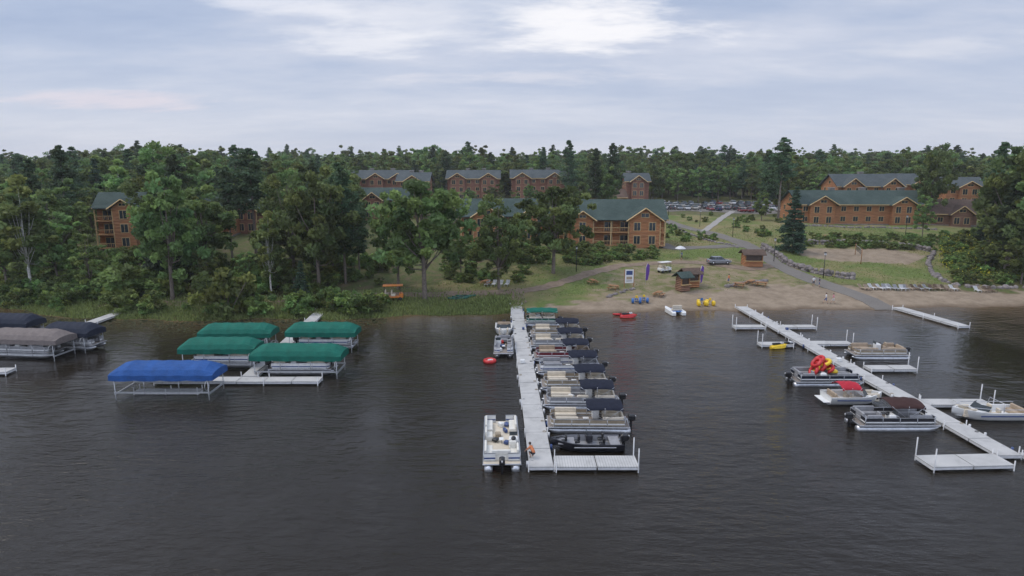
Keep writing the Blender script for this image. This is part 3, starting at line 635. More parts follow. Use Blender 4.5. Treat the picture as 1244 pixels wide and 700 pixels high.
# ---------------------------------------------------------------- trees
def leaves(C,s0,s1,rg,up=.3):
    n=len(C); u=rg.normal(size=(n,3)); u/=np.linalg.norm(u,axis=1)[:,None]; w_=rg.normal(size=(n,3)); w_[:,2]+=up; v=np.cross(u,w_); v/=np.linalg.norm(v,axis=1)[:,None]+1e-6
    s=rg.uniform(s0,s1,(n,1)); u=u*s; v=v*s*.6
    return np.stack([C-u,C-v*1.0-u*.1,C+u,C+v-u*.1],1).reshape(-1,3)
def tree(kind,seed):
    rg=np.random.default_rng(seed); mb=MB(); cl=[]; rad=[]; cnt=[]; leafmat='leaf_oak'; bark='bark'; flat=.75; s0,s1=.2,.42
    if kind in('oak','birch','bush','aspen'):
        if kind=='oak': Ht=16;zc=.60;rx=5.2;rz=6.4;nc=100;per=92
        elif kind=='birch': Ht=15;zc=.62;rx=2.9;rz=5.6;nc=60;per=80;leafmat='leaf_birch';bark='birch_bark'
        elif kind=='aspen': Ht=16;zc=.56;rx=3.6;rz=6.8;nc=75;per=85;leafmat='leaf_birch'
        else: Ht=3;zc=.5;rx=1.7;rz=1.5;nc=26;per=70;leafmat='leaf_bush'; s0,s1=.13,.28
        c0=np.array([0,0,Ht*zc]); lean=rg.normal(0,.25,2)*(Ht/16)
        ph=rg.uniform(0,6.28,4)
        for _ in range(nc):
            d=rg.normal(size=3); d/=np.linalg.norm(d); th=math.atan2(d[1],d[0])
            lob=1+.2*math.sin(2*th+ph[0])+.16*math.sin(3*th+ph[1]+d[2]*3)+.12*math.sin(5*th+ph[2]-d[2]*5)
            r=(.3+.7*rg.uniform()**.5)*lob
            p=c0+d*np.array([rx,rx,rz])*r
            if kind!='bush' and p[2]<Ht*.17: continue
            cl.append(p); rad.append(rg.uniform(.08,.17)*rx*(1.6 if kind in('birch',) else 1.15 if kind!='bush' else 2)*1.12); cnt.append(int(per*rg.uniform(.6,1.3)))
        tr=.018*Ht*(1 if kind=='oak' else .6)
        if kind!='bush':
            pts=[(0,0,-.6),(0,0,.4),(lean[0]*.5,lean[1]*.5,Ht*.35),(lean[0],lean[1],Ht*.6),(lean[0]*1.5,lean[1]*1.5,Ht*.88)]
            mb.tube(pts,[tr*1.5,tr*1.1,tr*.8,tr*.5,tr*.12],bark,7)
            for i in range(0,min(len(cl),22)):
                p=cl[i]; z0=Ht*rg.uniform(.22,.5); f=z0/(Ht*.6); a=np.array([lean[0]*f*.9,lean[1]*f*.9,min(z0,p[2]*.85)]); mdl=(a*.5+p*.5); mdl[2]-=.4
                k_=.55 if kind=='birch' else 1
                mb.tube([tuple(a),tuple(mdl),tuple(p)],[tr*.42*k_,tr*.25*k_,tr*.08*k_],bark,5)
        else:
            for i in range(6): mb.tube([(0,0,-.2),tuple(cl[i])],[.05,.02],bark,4)
    else:
        flat=.55
        if kind=='pine': Ht=22;z0=.28;bl=4.6;pw=.62;lay=24;leafmat='leaf_pine'
        elif kind=='redpine': Ht=22;z0=.50;bl=3.9;pw=.45;lay=17;leafmat='leaf_pine'
        else: Ht=17;z0=.06;bl=3.3;pw=.95;lay=26;leafmat='leaf_spruce';flat=.4
        tr=.011*Ht; mb.tube([(0,0,-.6),(0,0,.4),(0,0,Ht*.5),(0,0,Ht*.985)],[tr*1.5,tr*1.1,tr*.7,.02],bark,7)
        side=rg.uniform(0,6.28)
        for i in range(lay):
            u=(i+rg.uniform(-.3,.3))/(lay-1); u=min(max(u,0),1); nb=int(rg.integers(4,7)) if kind!='spruce' else 7
            ln=bl*((1-u)**pw)*(1 if kind=='spruce' else .75+.25*math.sin(i*1.9+side))+.15
            if kind=='pine' and u<.15: ln*=.7
            for j in range(nb):
                z=Ht*(z0+(1-z0)*u)+(rg.uniform(-.6,.6)*(1-u*.7) if kind!='spruce' else 0)
                th=rg.uniform(0,6.28); l=ln*rg.uniform(.5,1.15)*(1+.2*math.cos(th-side)); up=rg.uniform(.02,.3) if kind!='spruce' else -.22
                dx,dy=math.cos(th),math.sin(th)
                mb.tube([(0,0,z),(dx*l*.9,dy*l*.9,z+l*up)],[tr*.22,tr*.06],bark,4)
                for fr in ((.45,.78,1.0) if l>1.6 else (.6,1.0)):
                    cl.append(np.array([dx*l*fr,dy*l*fr,z+l*fr*up+.1])); rad.append(.28+.16*l if kind=='spruce' else .38+.17*l); cnt.append(int((24 if kind=='spruce' else 27)*rg.uniform(.7,1.3)))
        s0,s1=.15,.36
    C=[];Tn=[]
    for p,r,n in zip(cl,rad,cnt):
        d=rg.normal(size=(n,3)); d/=np.linalg.norm(d,axis=1)[:,None]; d*=rg.uniform(0,1,(n,1))**.45*r*1.15; d[:,2]*=flat; C.append(p+d)
        base=rg.uniform(.6,1.4); hue=rg.uniform(-.12,.12); tt=base*rg.uniform(.75,1.25,n); Tn.append(np.stack([tt*(1+hue),tt,tt*(1-hue),np.ones(n)],1))
    C=np.concatenate(C); Tn=np.repeat(np.concatenate(Tn),4,0); LV=leaves(C,s0,s1,rg)
    nt_=len(mb.V); k=len(LV)//4; i0=mb.mi(leafmat)
    mb.V+=LV.tolist(); mb.F+=[(nt_+4*i,nt_+4*i+1,nt_+4*i+2,nt_+4*i+3) for i in range(k)]; mb.M+=[i0]*k; mb.Sm+=[False]*k
    tint=np.concatenate([np.ones((nt_,4)),Tn]); return mb.mesh(kind+'_tree_mesh',tint),Ht
PRO={k:[tree(k,s+i*17) for i in range(n)] for k,n,s in (('oak',4,1),('birch',2,5),('aspen',3,9),('pine',3,13),('redpine',2,21),('spruce',3,31),('bush',3,41))}
NM={'oak':'oak_tree','birch':'birch_tree','aspen':'aspen_tree','pine':'pine_tree','redpine':'red_pine_tree','spruce':'spruce_tree','bush':'bush'}
TREES=[]
def plant(kind,x,y,h,wide=1.0,parent=None,z=None):
    me,Ht=random.choice(PRO[kind]); s=h/Ht
    o=bpy.data.objects.new(NM[kind],me); S.collection.objects.link(o)
    o.location=(x,y,hz(x,y) if z is None else z); o.rotation_euler=(0,0,random.uniform(0,6.28)); o.scale=(s*wide,s*wide,s)
    if parent: o.parent=parent
    TREES.append((x,y)); return o
def ptree(kind,px,py,top,wide=1.0):
    x,y,z=T(px,py); h=topz(x,y,top)-z; return plant(kind,x,y,h,wide)
for a_ in [('birch',40,362,222,1.2),('aspen',10,360,235,1.1),('aspen',72,352,252,1.2),('aspen',112,362,285,1.1),('oak',210,364,216,.85),('birch',330,360,262,1.0),
    ('pine',88,312,180,1.0),('pine',50,312,196,1.1),('redpine',312,318,183,1.2),('redpine',222,310,190,1.0),('redpine',283,322,205,1.0),('aspen',250,357,300,1.1),('bush',150,366,325,1.2),
    ('oak',388,356,210,.85),('pine',420,345,206,1.1),('oak',358,345,222,.85),('pine',437,335,235,1.0),('spruce',368,372,318,1.25),('bush',275,383,328,1.0),('aspen',300,352,305,1.3),('aspen',338,352,300,1.3),
    ('oak',516,364,212,1.08),('oak',484,352,240,.8),('oak',606,352,243,.95),('aspen',560,335,275,.9),('oak',672,332,221,1.12),('aspen',628,320,262,1.0),
    ('spruce',962,306,229,1.25),('redpine',945,268,169,1.2),('pine',930,262,185,1.1),('aspen',958,262,196,1.1),('aspen',925,268,232,1.3),
    ('oak',1128,272,180,.75),('aspen',1120,290,235,.9),('oak',1222,335,190,.95),('aspen',1196,330,285,1.4),('oak',1245,318,170,.95),('pine',1205,290,175,1.1),('aspen',1240,345,270,1.3),('oak',1275,340,180,1),
    ('pine',742,258,176,1.0),('pine',722,262,182,1.0),('oak',735,262,205,.8),('spruce',1190,300,262,1.2),('pine',660,240,180,1.0),('pine',690,245,172,1.1),('oak',700,268,225,.9)]:
    ptree(*a_)
fe=bpy.data.objects.new('forest_trees',None); S.collection.objects.link(fe)
rp=[]
for P,wd in ROADS: rp+= [(p[0],p[1],wd/2+2.0) for p in P]
rp=np.array(rp)
def ok(x,y):
    if np.any((rp[:,0]-x)**2+(rp[:,1]-y)**2<rp[:,2]**2): return False
    for bx,by,w_,d_,rot in BLD:
        dx,dy=x-bx,y-by; c_,s_=math.cos(-rot),math.sin(-rot); u,v=dx*c_-dy*s_,dx*s_+dy*c_
        if abs(u)<w_ and -d_-1<v<d_: return False
    if lx0-3<x<lx1+3 and ly0-3<y<ly1+3: return False
    return True
def fill(x0,x1,y0,y1,sp_,h0,h1,mix,cond=None):
    for yy in np.arange(y0,y1,sp_):
        for xx in np.arange(x0,x1,sp_):
            x=xx+random.uniform(-.45,.45)*sp_; y=yy+random.uniform(-.45,.45)*sp_
            if abs(x)/max(y,1)>1.15 : continue
            if cond and not cond(x,y): continue
            if not ok(x,y): continue
            k=random.choices(list(mix),list(mix.values()))[0]
            lf=1+.12*math.sin(x*.045+y*.03)+.08*math.sin(x*.11-y*.07+1)
            plant(k,x,y,random.uniform(h0,h1)*lf*(1.06 if k in('pine','redpine') else .95),random.uniform(1.0,1.3),fe)
MX={'oak':6,'pine':1.2,'redpine':.4,'spruce':.9,'aspen':5.5}
fill(-400,410,296,385,9.5,13,20,MX)
fill(-560,560,385,600,23,15,22,MX)
def leftc(x,y):
    if not (x< -.235*y-4 and y>shoreY(x)+16): return False
    r=x/y
    if y<134 and -.68<r<-.56: return False        # clearing in front of the cabin
    if y<160 and -.50<r<-.36 and random.random()<.8: return False
    return True
fill(-270,-20,110,296,9,11,19,{'oak':6,'pine':1.2,'redpine':1.6,'spruce':.7,'aspen':6,'birch':1.4},leftc)
fill(-75,22,160,250,14,5,8.5,{'oak':3,'spruce':1,'aspen':2},lambda x,y:-.26*y<x<.10*y)
fill(90,330,112,296,9.5,13,19,{'oak':5,'pine':1.2,'spruce':1,'aspen':4.5},lambda x,y:x>.76*y)
fill(100,260,238,296,9,13,18,MX,lambda x,y:x>.30*y)
fill(-10,120,262,296,8,13,17,MX)
ue=bpy.data.objects.new('undergrowth_bushes',None); S.collection.objects.link(ue)
for _ in range(440):
    px=random.uniform(-150,470); py=random.uniform(318,382) ; x,y,z=T(px,py)
    if ok(x,y) and y-shoreY(x)>.8: plant('bush',x,y,random.uniform(1.0,3.2),random.uniform(.8,1.4),ue)
for _ in range(200):
    px=random.uniform(540,800); py=random.uniform(300,322) if px>640 else random.uniform(290,345); x,y,z=T(px,py)
    if ok(x,y): plant('bush',x,y,random.uniform(.8,1.6),1.3,ue)
for _ in range(230):
    px=random.uniform(1140,1300); py=random.uniform(285,346); x,y,z=T(px,py)
    if ok(x,y) and px-1140>(py-285)*.3: plant('bush',x,y,random.uniform(.9,2.2),1.2,ue)
for _ in range(130):
    px=random.uniform(965,1180); py=random.uniform(285,300)+ (px-965)*.03; x,y,z=T(px,py)
    if ok(x,y): plant('bush',x,y,random.uniform(.7,1.4),1.4,ue)
for _ in range(70):
    px=random.uniform(800,960); py=random.uniform(258,298); x,y,z=T(px,py)
    if ok(x,y): plant('bush',x,y,random.uniform(.6,1.6),1.2,ue)
def tufts(name,pts,h0,h1,mat,wd=.12):
    rg=np.random.default_rng(2); n=len(pts); P=np.array(pts); a=rg.uniform(0,6.28,n); h=rg.uniform(h0,h1,n); u=np.stack([np.cos(a),np.sin(a),0*a],1)*wd; ln=rg.normal(0,.12,(n,3)); ln[:,2]=h
    V=np.stack([P-u,P+u,P+ln],1).reshape(-1,3); mb=MB(); mb.add(V.tolist(),[(3*i,3*i+1,3*i+2) for i in range(n)],mat)
    tt=np.repeat(rg.uniform(.6,1.5,n),3); single(name,mb,tint=np.stack([tt,tt,tt,np.ones_like(tt)],1))
pts=[]
for _ in range(26000):
    x=random.uniform(-90,2); y=float(shoreY(x))+abs(random.gauss(0,1))*5+.15
    if abs(x)<y*.9: pts.append((x,y,hz(x,y)-.03))
tufts('shoreline_grass',pts,.18,.6,'grass_blade')
n_=40000; X=R.uniform(-30,100,n_); Y=R.uniform(102,175,n_)
k_=inpoly(X,Y,lawnP)&~inpoly(X,Y,sandP)&~inpoly(X,Y,vollP)&~(inpoly(X,Y,wornP)&(R.uniform(0,1,n_)<.85)); X=X[k_];Y=Y[k_]
pts=[(x,y,hz(x,y)-.03) for x,y in zip(X,Y) if np.min((rp[:,0]-x)**2+(rp[:,1]-y)**2)>6]
tufts('lawn_grass',pts,.08,.24,'grass_blade')
pts=[]
for _ in range(3500):
    x=random.uniform(82,108); y=random.uniform(112,150)
    if ok(x,y) and x>.68*y: pts.append((x,y,hz(x,y)+random.uniform(.6,1.6)))
if pts: tufts('flower_bed',pts,.1,.2,'flower_leaf',.12)
mb=MB(); tt=[]
for _ in range(2600):
    x=random.uniform(-75,-18); y=float(shoreY(x))-abs(random.gauss(0,3.2))-.2
    r=random.uniform(.08,.22); a=random.uniform(0,6)
    mb.add([(x+r*math.cos(a+k*1.256),y+r*math.sin(a+k*1.256),.012) for k in range(5)],[(0,1,2,3,4)],'lily_leaf'); v=random.uniform(.5,1.3); tt+=[(v,v,v,1)]*5
single('lily_pads',mb,tint=tt)
# ---------------------------------------------------------------- rocks
def rock(mb,x,y,z,s,rg):
    n=7;k=5; rings=[]
    sx_,sy_,sz_=s*rg.uniform(.8,1.3),s*rg.uniform(.7,1.1),s*rg.uniform(.6,.9); a0=rg.uniform(0,6)
    for i in range(k+1):
        th=math.pi*i/k; rr=max(math.sin(th)**.7,.05)
        rings.append([(x+sx_*rr*math.cos(a0+2*math.pi*j/n)*rg.uniform(.85,1.1),y+sy_*rr*math.sin(a0+2*math.pi*j/n)*rg.uniform(.85,1.1),z-sz_*math.cos(th)*rg.uniform(.9,1.1)) for j in range(n)])
    mb.loft(rings,'boulder')
def rockwall(pts,h,s=.5,name='stone_retaining_wall'):
    mb=MB(); rg=np.random.default_rng(int(pts[0][0]*7)%999); P=smooth(pts,12)
    L=0
    for i in range(len(P)-1):
        seg=(P[i+1]-P[i]).length; L+=seg
        while L>s*1.5:
            L-=s*1.5; lv=int(max(1,h/(s*1.1)))
            for k in range(lv):
                x,y=P[i].x+rg.normal(0,.12),P[i].y+rg.normal(0,.12)+k*.15; rock(mb,x,y,hz(x,y)+k*s*1.05+.1,s*rg.uniform(.7,1.15),rg)
    single(name,mb)
rockwall([T(*q) for q in [(925,300),(945,312),(962,324),(985,331),(1010,336),(1045,340)]],1.4,.6)
rockwall([T(*q) for q in [(968,296),(1010,297),(1060,298),(1100,301),(1135,307)]],1.3,.55)
rockwall([T(*q) for q in [(1135,307),(1128,322),(1140,338),(1170,348),(1250,350)]],1.2,.55)
rockwall([T(*q) for q in [(880,349),(905,344),(935,341)]],.9,.45); rockwall([T(*q) for q in [(735,362),(760,354),(775,352)]],.5,.4,'boulders')
rockwall([T(*q) for q in [(975,274),(1030,277),(1090,278),(1140,280)]],1.0,.5); rockwall([T(*q) for q in [(812,272),(850,289),(900,303)]],.6,.4)
# ---------------------------------------------------------------- cars
def car(ci,suv=False):
    A=Asm('parked_car'); b=A.p('body'); p='paint_%d'%ci; hh=.12 if suv else 0
    def ring(x,w_,z0,z1): return [(x,-w_*.92,z0),(x,w_*.92,z0),(x,w_,z0+.2),(x,w_,z1-.12),(x,w_*.86,z1),(x,-w_*.86,z1),(x,-w_,z1-.12),(x,-w_,z0+.2)]
    b.loft([ring(-2.25,.78,.38,.85+hh),(ring(-2.1,.88,.3,.98+hh)),ring(-1.0,.9,.25,.98+hh),ring(.9,.9,.25,.95+hh),ring(1.9,.86,.28,.82+hh),ring(2.25,.72,.36,.66+hh)],p)
    zt=1.45+hh*2; r0=(-2.0 if suv else -1.75)
    c=A.p('windows'); lo=[(r0,-.8),(1.05,-.8),(1.05,.8),(r0,.8)]; hi=[(r0+.35,-.62),(.35,-.62),(.35,.62),(r0+.35,.62)]
    c.loft([[(x,y,.93+hh) for x,y in lo],[(x,y,zt) for x,y in hi]],'glass_dark')
    b.box(((r0+.7)/2,0,zt+.02),(.35-r0-.3,1.26,.06),p,bev=.02)
    for x in (r0+.75,-.35,.55):
        for s_ in (-1,1): b.tube([(x*1.0,s_*.81,.93+hh),(x*.85-.05,s_*.64,zt)],.035,p,4)
    w_=A.p('wheels')
    for x in (-1.4,1.4):
        for y in (-.82,.82): w_.tube([(x,y-.11,.33),(x,y+.11,.33)],.33,'rubber',12); w_.tube([(x,y-.12,.33),(x,y+.12,.33)],.18,'chrome',8)
    l=A.p('lights'); 
    for s_ in (-.62,.62): l.box((2.2,s_,.66+hh),(.08,.3,.14),'post_white'); l.box((-2.24,s_,.75+hh),(.06,.26,.16),'red_gel')
    return A
CARS=[car(i,s_) for i in (0,1,2,4,5,6,7,3,0,2,1) for s_ in (False,True)]
for r in (221,228,238,245):
    for k in range(20):
        if random.random()<.2: continue
        x=lx0+3.35+k*2.7; random.choice(CARS).place((x,r,hz(x,r)+.08),math.pi/2*random.choice((1,-1))+random.uniform(-.04,.04))
q=T(873,321); CARS[4].place((q[0],q[1],q[2]+.02),.1)
# ---------------------------------------------------------------- carts, huts, beach equipment
def cart(body='orange_gel',roof='orange_gel'):
    A=Asm('golf_cart'); b=A.p('body'); b.box((0,0,.5),(2.5,1.15,.2),body,bev=.06); b.box((1.0,0,.75),(.5,1.1,.5),body,bev=.12); b.box((-.9,0,.72),(.7,1.1,.4),body,bev=.08)
    s=A.p('seats'); seat(s,(0,0,.6),.55,1.1,-1,'cream_vinyl',.3,'x'); seat(s,(-.8,0,.8),.5,1.1,-1,'cream_vinyl',.15,'x')
    f=A.p('roof'); f.box((0,0,1.95),(2.5,1.25,.08),roof,bev=.03)
    for x,x2 in ((1.0,.75),(-1.1,-1.1)):
        for y in (-.52,.52): f.tube([(x,y,.8),(x2,y,1.93)],.025,'black_plastic',5)
    w_=A.p('wheels')
    for x in (-.85,.85):
        for y in (-.52,.52): w_.tube([(x,y-.1,.26),(x,y+.1,.26)],.26,'rubber',10)
    return A
q=T(478,365); cart().place(q,.15,1.25); q=T(807,331); cart('white_gel','white_gel').place(q,.5); 
def kiosk(w_,d_,roof,wall):
    A=Asm('wooden_kiosk'); b=A.p('walls'); b.box((0,0,.55),(w_,d_,1.1),wall)
    b.box((0,d_/2-.1,1.7),(w_,.12,1.2),wall); b.box((-w_/2+.1,.0,1.7),(.12,d_-.3,1.2),wall); b.box((w_/2-.1,.0,1.7),(.12,d_-.3,1.2),wall)
    b.box((0,-d_/2-.12,1.13),(w_+.1,.5,.08),'trim_cream')
    for x in (-w_/2+.1,w_/2-.1): b.box((x,-d_/2+.1,1.7),(.16,.16,1.2),'wood_post')
    b.box((0,-d_/2+.2,1.7),(w_-.5,.05,1.1),'door_dark')
    r=A.p('roof'); r.prism([(-d_/2-.5,2.25),(0,3.1),(d_/2+.5,2.25),(d_/2+.5,2.38),(0,3.24),(-d_/2-.5,2.38)],'x',-w_/2-.5,w_/2+.5,roof); b.prism([(-d_/2+.1,2.31),(0,3.0),(d_/2-.1,2.31)],'x',-w_/2+.1,w_/2-.1,wall)
    return A
q=T(838,348); kiosk(2.4,2.2,'roof_brown','log_orange').place(q,.2); q=T(913,323); kiosk(3.4,2.6,'roof_brown','log_orange').place(q,-.05)
q=T(829,353); kiosk(1.8,1.6,'roof_green','log_brown').place(q,.4)
def flag():
    A=Asm('feather_flag'); A.p('pole').tube([(0,0,0),(0,0,3.2),(.25,0,4.0)],.03,'post_white'); 
    mb=A.p('banner'); mb.add([(.03,-.01,.8),(.03,-.01,3.2),(.25,-.01,4.0),(.65,.04,3.6),(.65,.08,2.4),(.4,.04,.9)],[(0,1,2,3,4,5)],'purple_cloth'); return A
fl=flag()
for px,py in ((784,346),(850,349)): q=T(px,py); fl.place(q,random.uniform(-.3,.3),.95)
sg=Asm('notice_board'); b=sg.p('panel'); b.box((0,0,1.9),(1.5,.1,2.3),'white_gel'); b.box((0,-.06,2.5),(1.1,.03,.7),'blue_panel'); b.box((0,-.06,1.6),(1.0,.03,.5),'tan_vinyl'); b.box((0,-.06,1.1),(1.0,.03,.1),'black_plastic')
for x in (-.82,.82): sg.p('posts').box((x,0,1.5),(.12,.12,3.2),'wood_post')
q=T(764,349); sg.place(q,.1)
def trike(c1,c2):
    A=Asm('water_trike')
    for x,y in ((-.6,-.75),(-.6,.75),(.9,0)): A.p('wheels').tube([(x,y-.28,.55),(x,y-.2,.55),(x,y+.2,.55),(x,y+.28,.55)],[.4,.55,.55,.4],c1,14)
    f=A.p('frame'); f.tube([(-.6,-.9,.55),(-.6,.9,.55)],.04,'alu'); f.tube([(-.6,0,.55),(.2,0,.9),(.9,0,.55)],.05,c2); f.tube([(.55,-.3,1.35),(.6,0,1.3),(.55,.3,1.35)],.03,'black_plastic'); f.tube([(.9,0,.6),(.6,0,1.3)],.03,'alu')
    A.p('seat').box((-.2,0,1.15),(.5,.5,.12),c2,bev=.04); A.p('seat').box((-.45,0,1.4),(.1,.5,.5),c2,bev=.03); f.tube([(-.2,0,.75),(-.2,0,1.15)],.04,'alu'); return A
for px,py,c1,c2 in ((851,371,'yellow_gel','blue_gel'),(861,371,'yellow_gel','yellow_gel'),(773,368,'blue_gel','yellow_gel'),(782,367,'blue_gel','yellow_gel')):
    q=T(px,py); trike(c1,c2).place(q,random.uniform(1.3,1.8),.75)
def table():
    A=Asm('picnic_table'); b=A.p('top'); 
    for i in range(5): b.box((0,-.36+i*.18,.75),(1.8,.16,.05),'wood_post')
    for y in (-.75,.75):
        for i in (0,1): b.box((0,y+(i-.5)*.15,.45),(1.8,.13,.05),'wood_post')
    l=A.p('legs')
    for x in (-.65,.65):
        l.box((x,0,.41),(.08,1.6,.08),'wood_post')
        for s_ in (-1,1): l.tube([(x,s_*.7,0),(x,s_*.25,.73)],.05,'wood_post',4)
    return A
tb=table()
for px,py in ((898,349),(912,346),(925,348),(800,360),(745,352),(1005,290),(590,346),(720,345)): tb.place(T(px,py),random.uniform(0,3))
def umb(c):
    A=Asm('beach_umbrella'); A.p('pole').tube([(0,0,0),(0,0,2.5)],.03,'post_white')
    n=10; A.p('canopy').loft([[(r*math.cos(2*math.pi*k/n),r*math.sin(2*math.pi*k/n),z) for k in range(n)] for r,z in ((1.1,2.0),(.65,2.35),(.03,2.55))],c,caps=False); return A
q=T(826,314); umb('post_white').place(q); 
def chair(cm='post_white'):
    A=Asm('lounge_chair'); f=A.p('frame'); 
    for y in (-.3,.3):
        f.box((.25,y,.32),(1.3,.05,.06),cm)
        for x in (-.35,.85): f.box((x,y,.16),(.06,.05,.32),cm)
        f.tube([(-.35,y,.33),(-.95,y,.8)],.03,cm,4)
    for i in range(9): f.box((-.3+i*.14,0,.36),(.11,.64,.02),cm)
    for i in range(6): f.box((-.43-i*.1,0,.42+i*.08),(.02,.64,.1),cm)
    return A
ch=[chair('chair_grey'),chair('tan_vinyl'),chair('chair_wood'),chair('post_white')]
for i in range(23):
    q=T(1048+i*5.2+random.uniform(-.8,.8),351.5+.05*i+random.uniform(-.5,.5)); random.choice(ch).place(q,-math.pi/2+random.uniform(-.35,.35),.95)
for i in range(4): q=T(1187+i*6,354.5); random.choice(ch).place(q,-math.pi/2+random.uniform(-.2,.2),.95)
cw=chair()
for px in (592,600,608,616): cw.place(T(px,347),-1.8)
vb=Asm('volleyball_net'); 
for x in (-4.5,4.5): vb.p('posts').tube([(x,0,-.2),(x,0,2.9)],.08,'wood_post')
for i in range(6): vb.p('net').box((0,0,1.6+i*.2),(8.9,.015,.015),'black_plastic')
for i in range(45): vb.p('net').box((-4.4+i*.2,0,2.1),(.012,.012,1.0),'black_plastic')
vb.p('net').box((0,0,2.63),(8.9,.02,.05),'post_white'); q=T(1042,316); vb.place(q,1.2)
def lamp():
    A=Asm('street_lamp'); A.p('post').tube([(0,0,0),(0,0,4.2)],[.08,.05],'black_plastic'); A.p('lantern').box((0,0,4.4),(.3,.3,.4),'post_white',bev=.05); A.p('lantern').loft([[(-.25,-.25,4.62),(.25,-.25,4.62),(.25,.25,4.62),(-.25,.25,4.62)],[(-.03,-.03,4.8),(.03,-.03,4.8),(.03,.03,4.8),(-.03,.03,4.8)]],'black_plastic'); return A
lm=lamp()
for px,py in ((940,318),(890,288),(1000,338),(850,276),(812,262),(700,330),(1100,285)): lm.place(T(px,py))
pb=Asm('pedal_boat'); 
for y in (-.6,.6):
    pb.p('floats').loft([[(x,y-w_,.05),(x,y+w_,.05),(x,y+w_,z_),(x,y-w_,z_)] for x,w_,z_ in ((-1.3,.2,.35),(-1,.28,.45),(.9,.28,.5),(1.5,.06,.6))],'white_gel')
pb.p('deck').box((0,0,.42),(1.9,1.2,.1),'blue_gel',bev=.03); seat(pb.p('seats'),(-.4,0,.45),.5,1.1,-1,'cream_vinyl',.25,'x')
q=G(820,381); pb.place((q[0],q[1],0),1.7,1.3)
def kayak(c):
    mb=MB(); rings=[]
    for u in np.linspace(-1,1,9):
        w_=.36*(1-abs(u)**2.2)+.015; z0=.02+.12*abs(u)**3; rings.append([(u*1.6,-w_,z0+.16),(u*1.6,-w_*.6,z0),(u*1.6,w_*.6,z0),(u*1.6,w_,z0+.16),(u*1.6,w_*.5,z0+.3),(u*1.6,-w_*.5,z0+.3)])
    mb.loft(rings,c,sm=True); mb.torus((-.1,0,.34),.3,.04,'black_plastic',12,5); return mb.mesh('kayak')
km={c:kayak(c) for c in('red_gel','yellow_gel','orange_gel','green_hut')}
q=G(755,383); single('kayak',km['red_gel'],(q[0],q[1],0),.3,.9)
for i,c in enumerate(('green_hut','green_hut','green_hut')): q=T(556+i*5,364-i*1.5); single('kayak',km[c],q,.1)
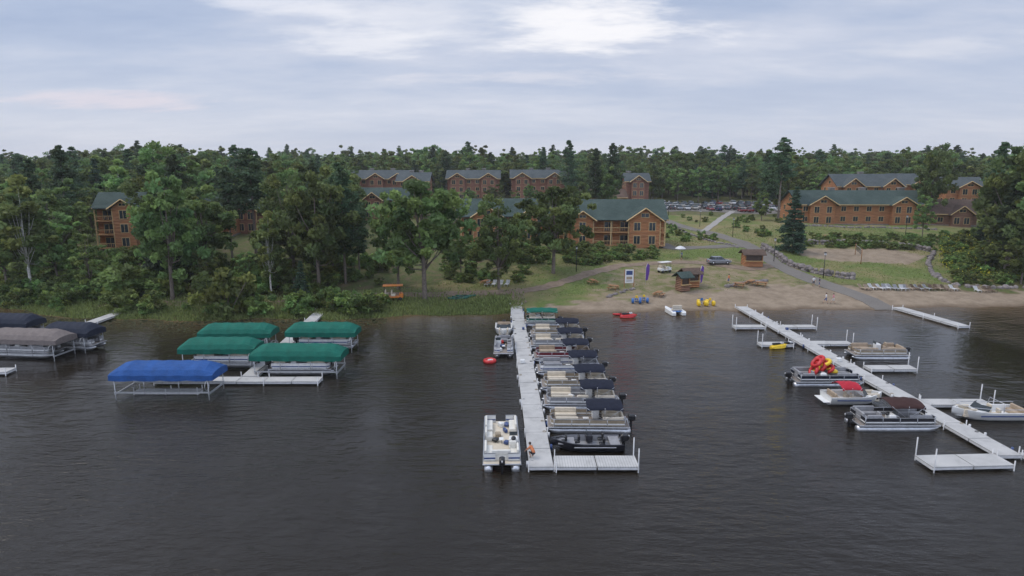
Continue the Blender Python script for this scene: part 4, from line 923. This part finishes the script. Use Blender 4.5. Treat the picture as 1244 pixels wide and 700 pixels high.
# ---------------------------------------------------------------- people
def person(pose,shirt,pants,loc,rz,hairm='hair',h=1.0):
    J={'pel':(0,0,.93,.125),'wst':(0,0,1.08,.115),'chs':(0,.01,1.3,.14),'nkb':(0,0,1.45,.065),'nk':(0,.01,1.52,.052),'hd':(0,.02,1.60,.082),'ht':(0,.01,1.69,.078)}
    for s_,n in ((1,'L'),(-1,'R')):
        J['hip'+n]=(.095*s_,0,.9,.092);J['kn'+n]=(.10*s_,.02,.5,.06);J['an'+n]=(.10*s_,-.01,.09,.042);J['to'+n]=(.12*s_,.15,.04,.035)
        J['sh'+n]=(.185*s_,0,1.41,.058);J['el'+n]=(.24*s_,-.03,1.13,.042);J['wr'+n]=(.25*s_,.05,.89,.03);J['pa'+n]=(.25*s_,.07,.82,.034)
    def setj(**k):
        for a,v in k.items(): J[a]=(*v,J[a][3])
    if pose=='walk':
        setj(knL=(.10,.2,.52),anL=(.10,.3,.12),toL=(.12,.45,.09),knR=(-.10,-.06,.5),anR=(-.10,-.32,.14),toR=(-.12,-.2,.04),elL=(.24,-.12,1.14),wrL=(.25,-.1,.9),paL=(.25,-.08,.83),elR=(-.24,.06,1.14),wrR=(-.24,.22,.94),paR=(-.24,.27,.89))
    if pose=='crouch':
        D={'pel':(0,-.2,.42),'wst':(0,-.12,.56),'chs':(0,.05,.74),'nkb':(0,.16,.87),'nk':(0,.2,.93),'hd':(0,.24,1.0),'ht':(0,.25,1.08)}
        setj(**D); setj(hipL=(.1,-.2,.4),hipR=(-.1,-.2,.4),knL=(.14,.2,.48),knR=(-.14,.2,.48),anL=(.12,-.02,.09),anR=(-.12,-.02,.09),toL=(.13,.15,.04),toR=(-.13,.15,.04),shL=(.18,.14,.83),shR=(-.18,.14,.83),elL=(.24,.32,.62),elR=(-.24,.32,.62),wrL=(.18,.5,.45),wrR=(-.18,.5,.45),paL=(.17,.55,.39),paR=(-.17,.55,.39))
    E=[('pel','wst',1),('wst','chs',1),('chs','nkb',1),('nkb','nk',0),('nk','hd',0),('hd','ht',0)]
    for n in 'LR': E+=[('pel','hip'+n,2),('hip'+n,'kn'+n,2),('kn'+n,'an'+n,0),('an'+n,'to'+n,3),('nkb','sh'+n,1),('sh'+n,'el'+n,1),('el'+n,'wr'+n,0),('wr'+n,'pa'+n,0)]
    ks=list(J); me=bpy.data.meshes.new('b'); me.from_pydata([J[k][:3] for k in ks],[(ks.index(a),ks.index(b_)) for a,b_,_ in E],[])
    import bmesh
    bm=bmesh.new(); bm.from_mesh(me); ly=bm.verts.layers.skin.verify()
    bm.verts.ensure_lookup_table()
    for i,k in enumerate(ks): bm.verts[i][ly].radius=(J[k][3]*(1.25 if k in('chs','wst','pel') else 1),J[k][3]*(.85 if k in ('chs',) else 1)); bm.verts[i][ly].use_root=(k=='pel')
    bm.to_mesh(me); bm.free()
    ob=bpy.data.objects.new('tmp',me); S.collection.objects.link(ob); ob.modifiers.new('s','SKIN'); sb=ob.modifiers.new('u','SUBSURF'); sb.levels=1; sb.render_levels=1
    dg=bpy.context.evaluated_depsgraph_get(); m2=bpy.data.meshes.new_from_object(ob.evaluated_get(dg)); bpy.data.objects.remove(ob)
    m2.materials.clear()
    for q in ('skin',shirt,pants,'cloth_dark'): m2.materials.append(MATS[q])
    segs=[(Vector(J[a][:3]),Vector(J[b_][:3]),l) for a,b_,l in E]
    for p in m2.polygons:
        best=9;bi=0
        for a,b_,l in segs:
            d=b_-a; u=max(0,min(1,(p.center-a).dot(d)/d.length_squared)); q=(p.center-a-d*u).length
            if q<best: best=q;bi=l
        p.material_index=bi; p.use_smooth=True
    mb=MB(); hd=Vector(J['hd'][:3]); 
    mb.ball((hd.x,hd.y-.02,hd.z+.07),.112,hairm,10,6,(.9,1,1)); mb.ball((hd.x,hd.y+.1,hd.z+.02),.018,'skin',6,4)
    for s_ in (-1,1): mb.ball((hd.x+.035*s_,hd.y+.085,hd.z+.045),.012,'cloth_dark',6,4); mb.ball((hd.x+.088*s_,hd.y,hd.z+.03),.025,'skin',6,4,(.4,.8,1.2))
    mb.box((hd.x,hd.y+.086,hd.z-.02),(.04,.01,.01),'red_gel')
    for n,s_ in (('L',1),('R',-1)):
        pa=Vector(J['pa'+n][:3]); wr=Vector(J['wr'+n][:3]); d=(pa-wr).normalized()
        for i,l in enumerate((.07,.08,.075,.06)):
            o_=Vector((0,-.027+i*.018,0)) if pose!='crouch' else Vector((-.027+i*.018,0,0)); a=pa+o_+d*.01; mb.tube([a,a+d*l*.55,a+d*l*.9+Vector((-.02*s_,0,0))],[.009,.008,.006],'skin',5)
        mb.tube([wr+d*.03,wr+d*.05+Vector((0,.04,0)),wr+d*.09+Vector((0,.055,0))],[.011,.009,.007],'skin',5)
    e=bpy.data.objects.new('person',None); S.collection.objects.link(e); e.location=loc; e.rotation_euler=(0,0,rz); e.scale=(h,)*3
    for nm,mm in (('body',m2),('head_and_hands',mb.mesh('head_and_hands'))):
        o_=bpy.data.objects.new(nm,mm); S.collection.objects.link(o_); o_.parent=e
q=G(648,556,.46); person('crouch','cloth_orange','cloth_dark',(q[0]-.1,q[1],.46),.8)
q=T(1003,369); person('walk','cloth_white','cloth_blue',q,1.4); q=T(1012,369); person('walk','cloth_pink','cloth_white',q,1.5,h=.95)
q=T(988,348); person('stand','cloth_white','cloth_dark',q,2.5); q=T(995,349); person('stand','cloth_dark','cloth_blue',q,-2)
q=T(828,316); person('stand','cloth_blue','cloth_dark',q,1); q=T(885,345); person('walk','cloth_orange','cloth_blue',q,1)
print('objects',len(bpy.data.objects),'trees',len(TREES))
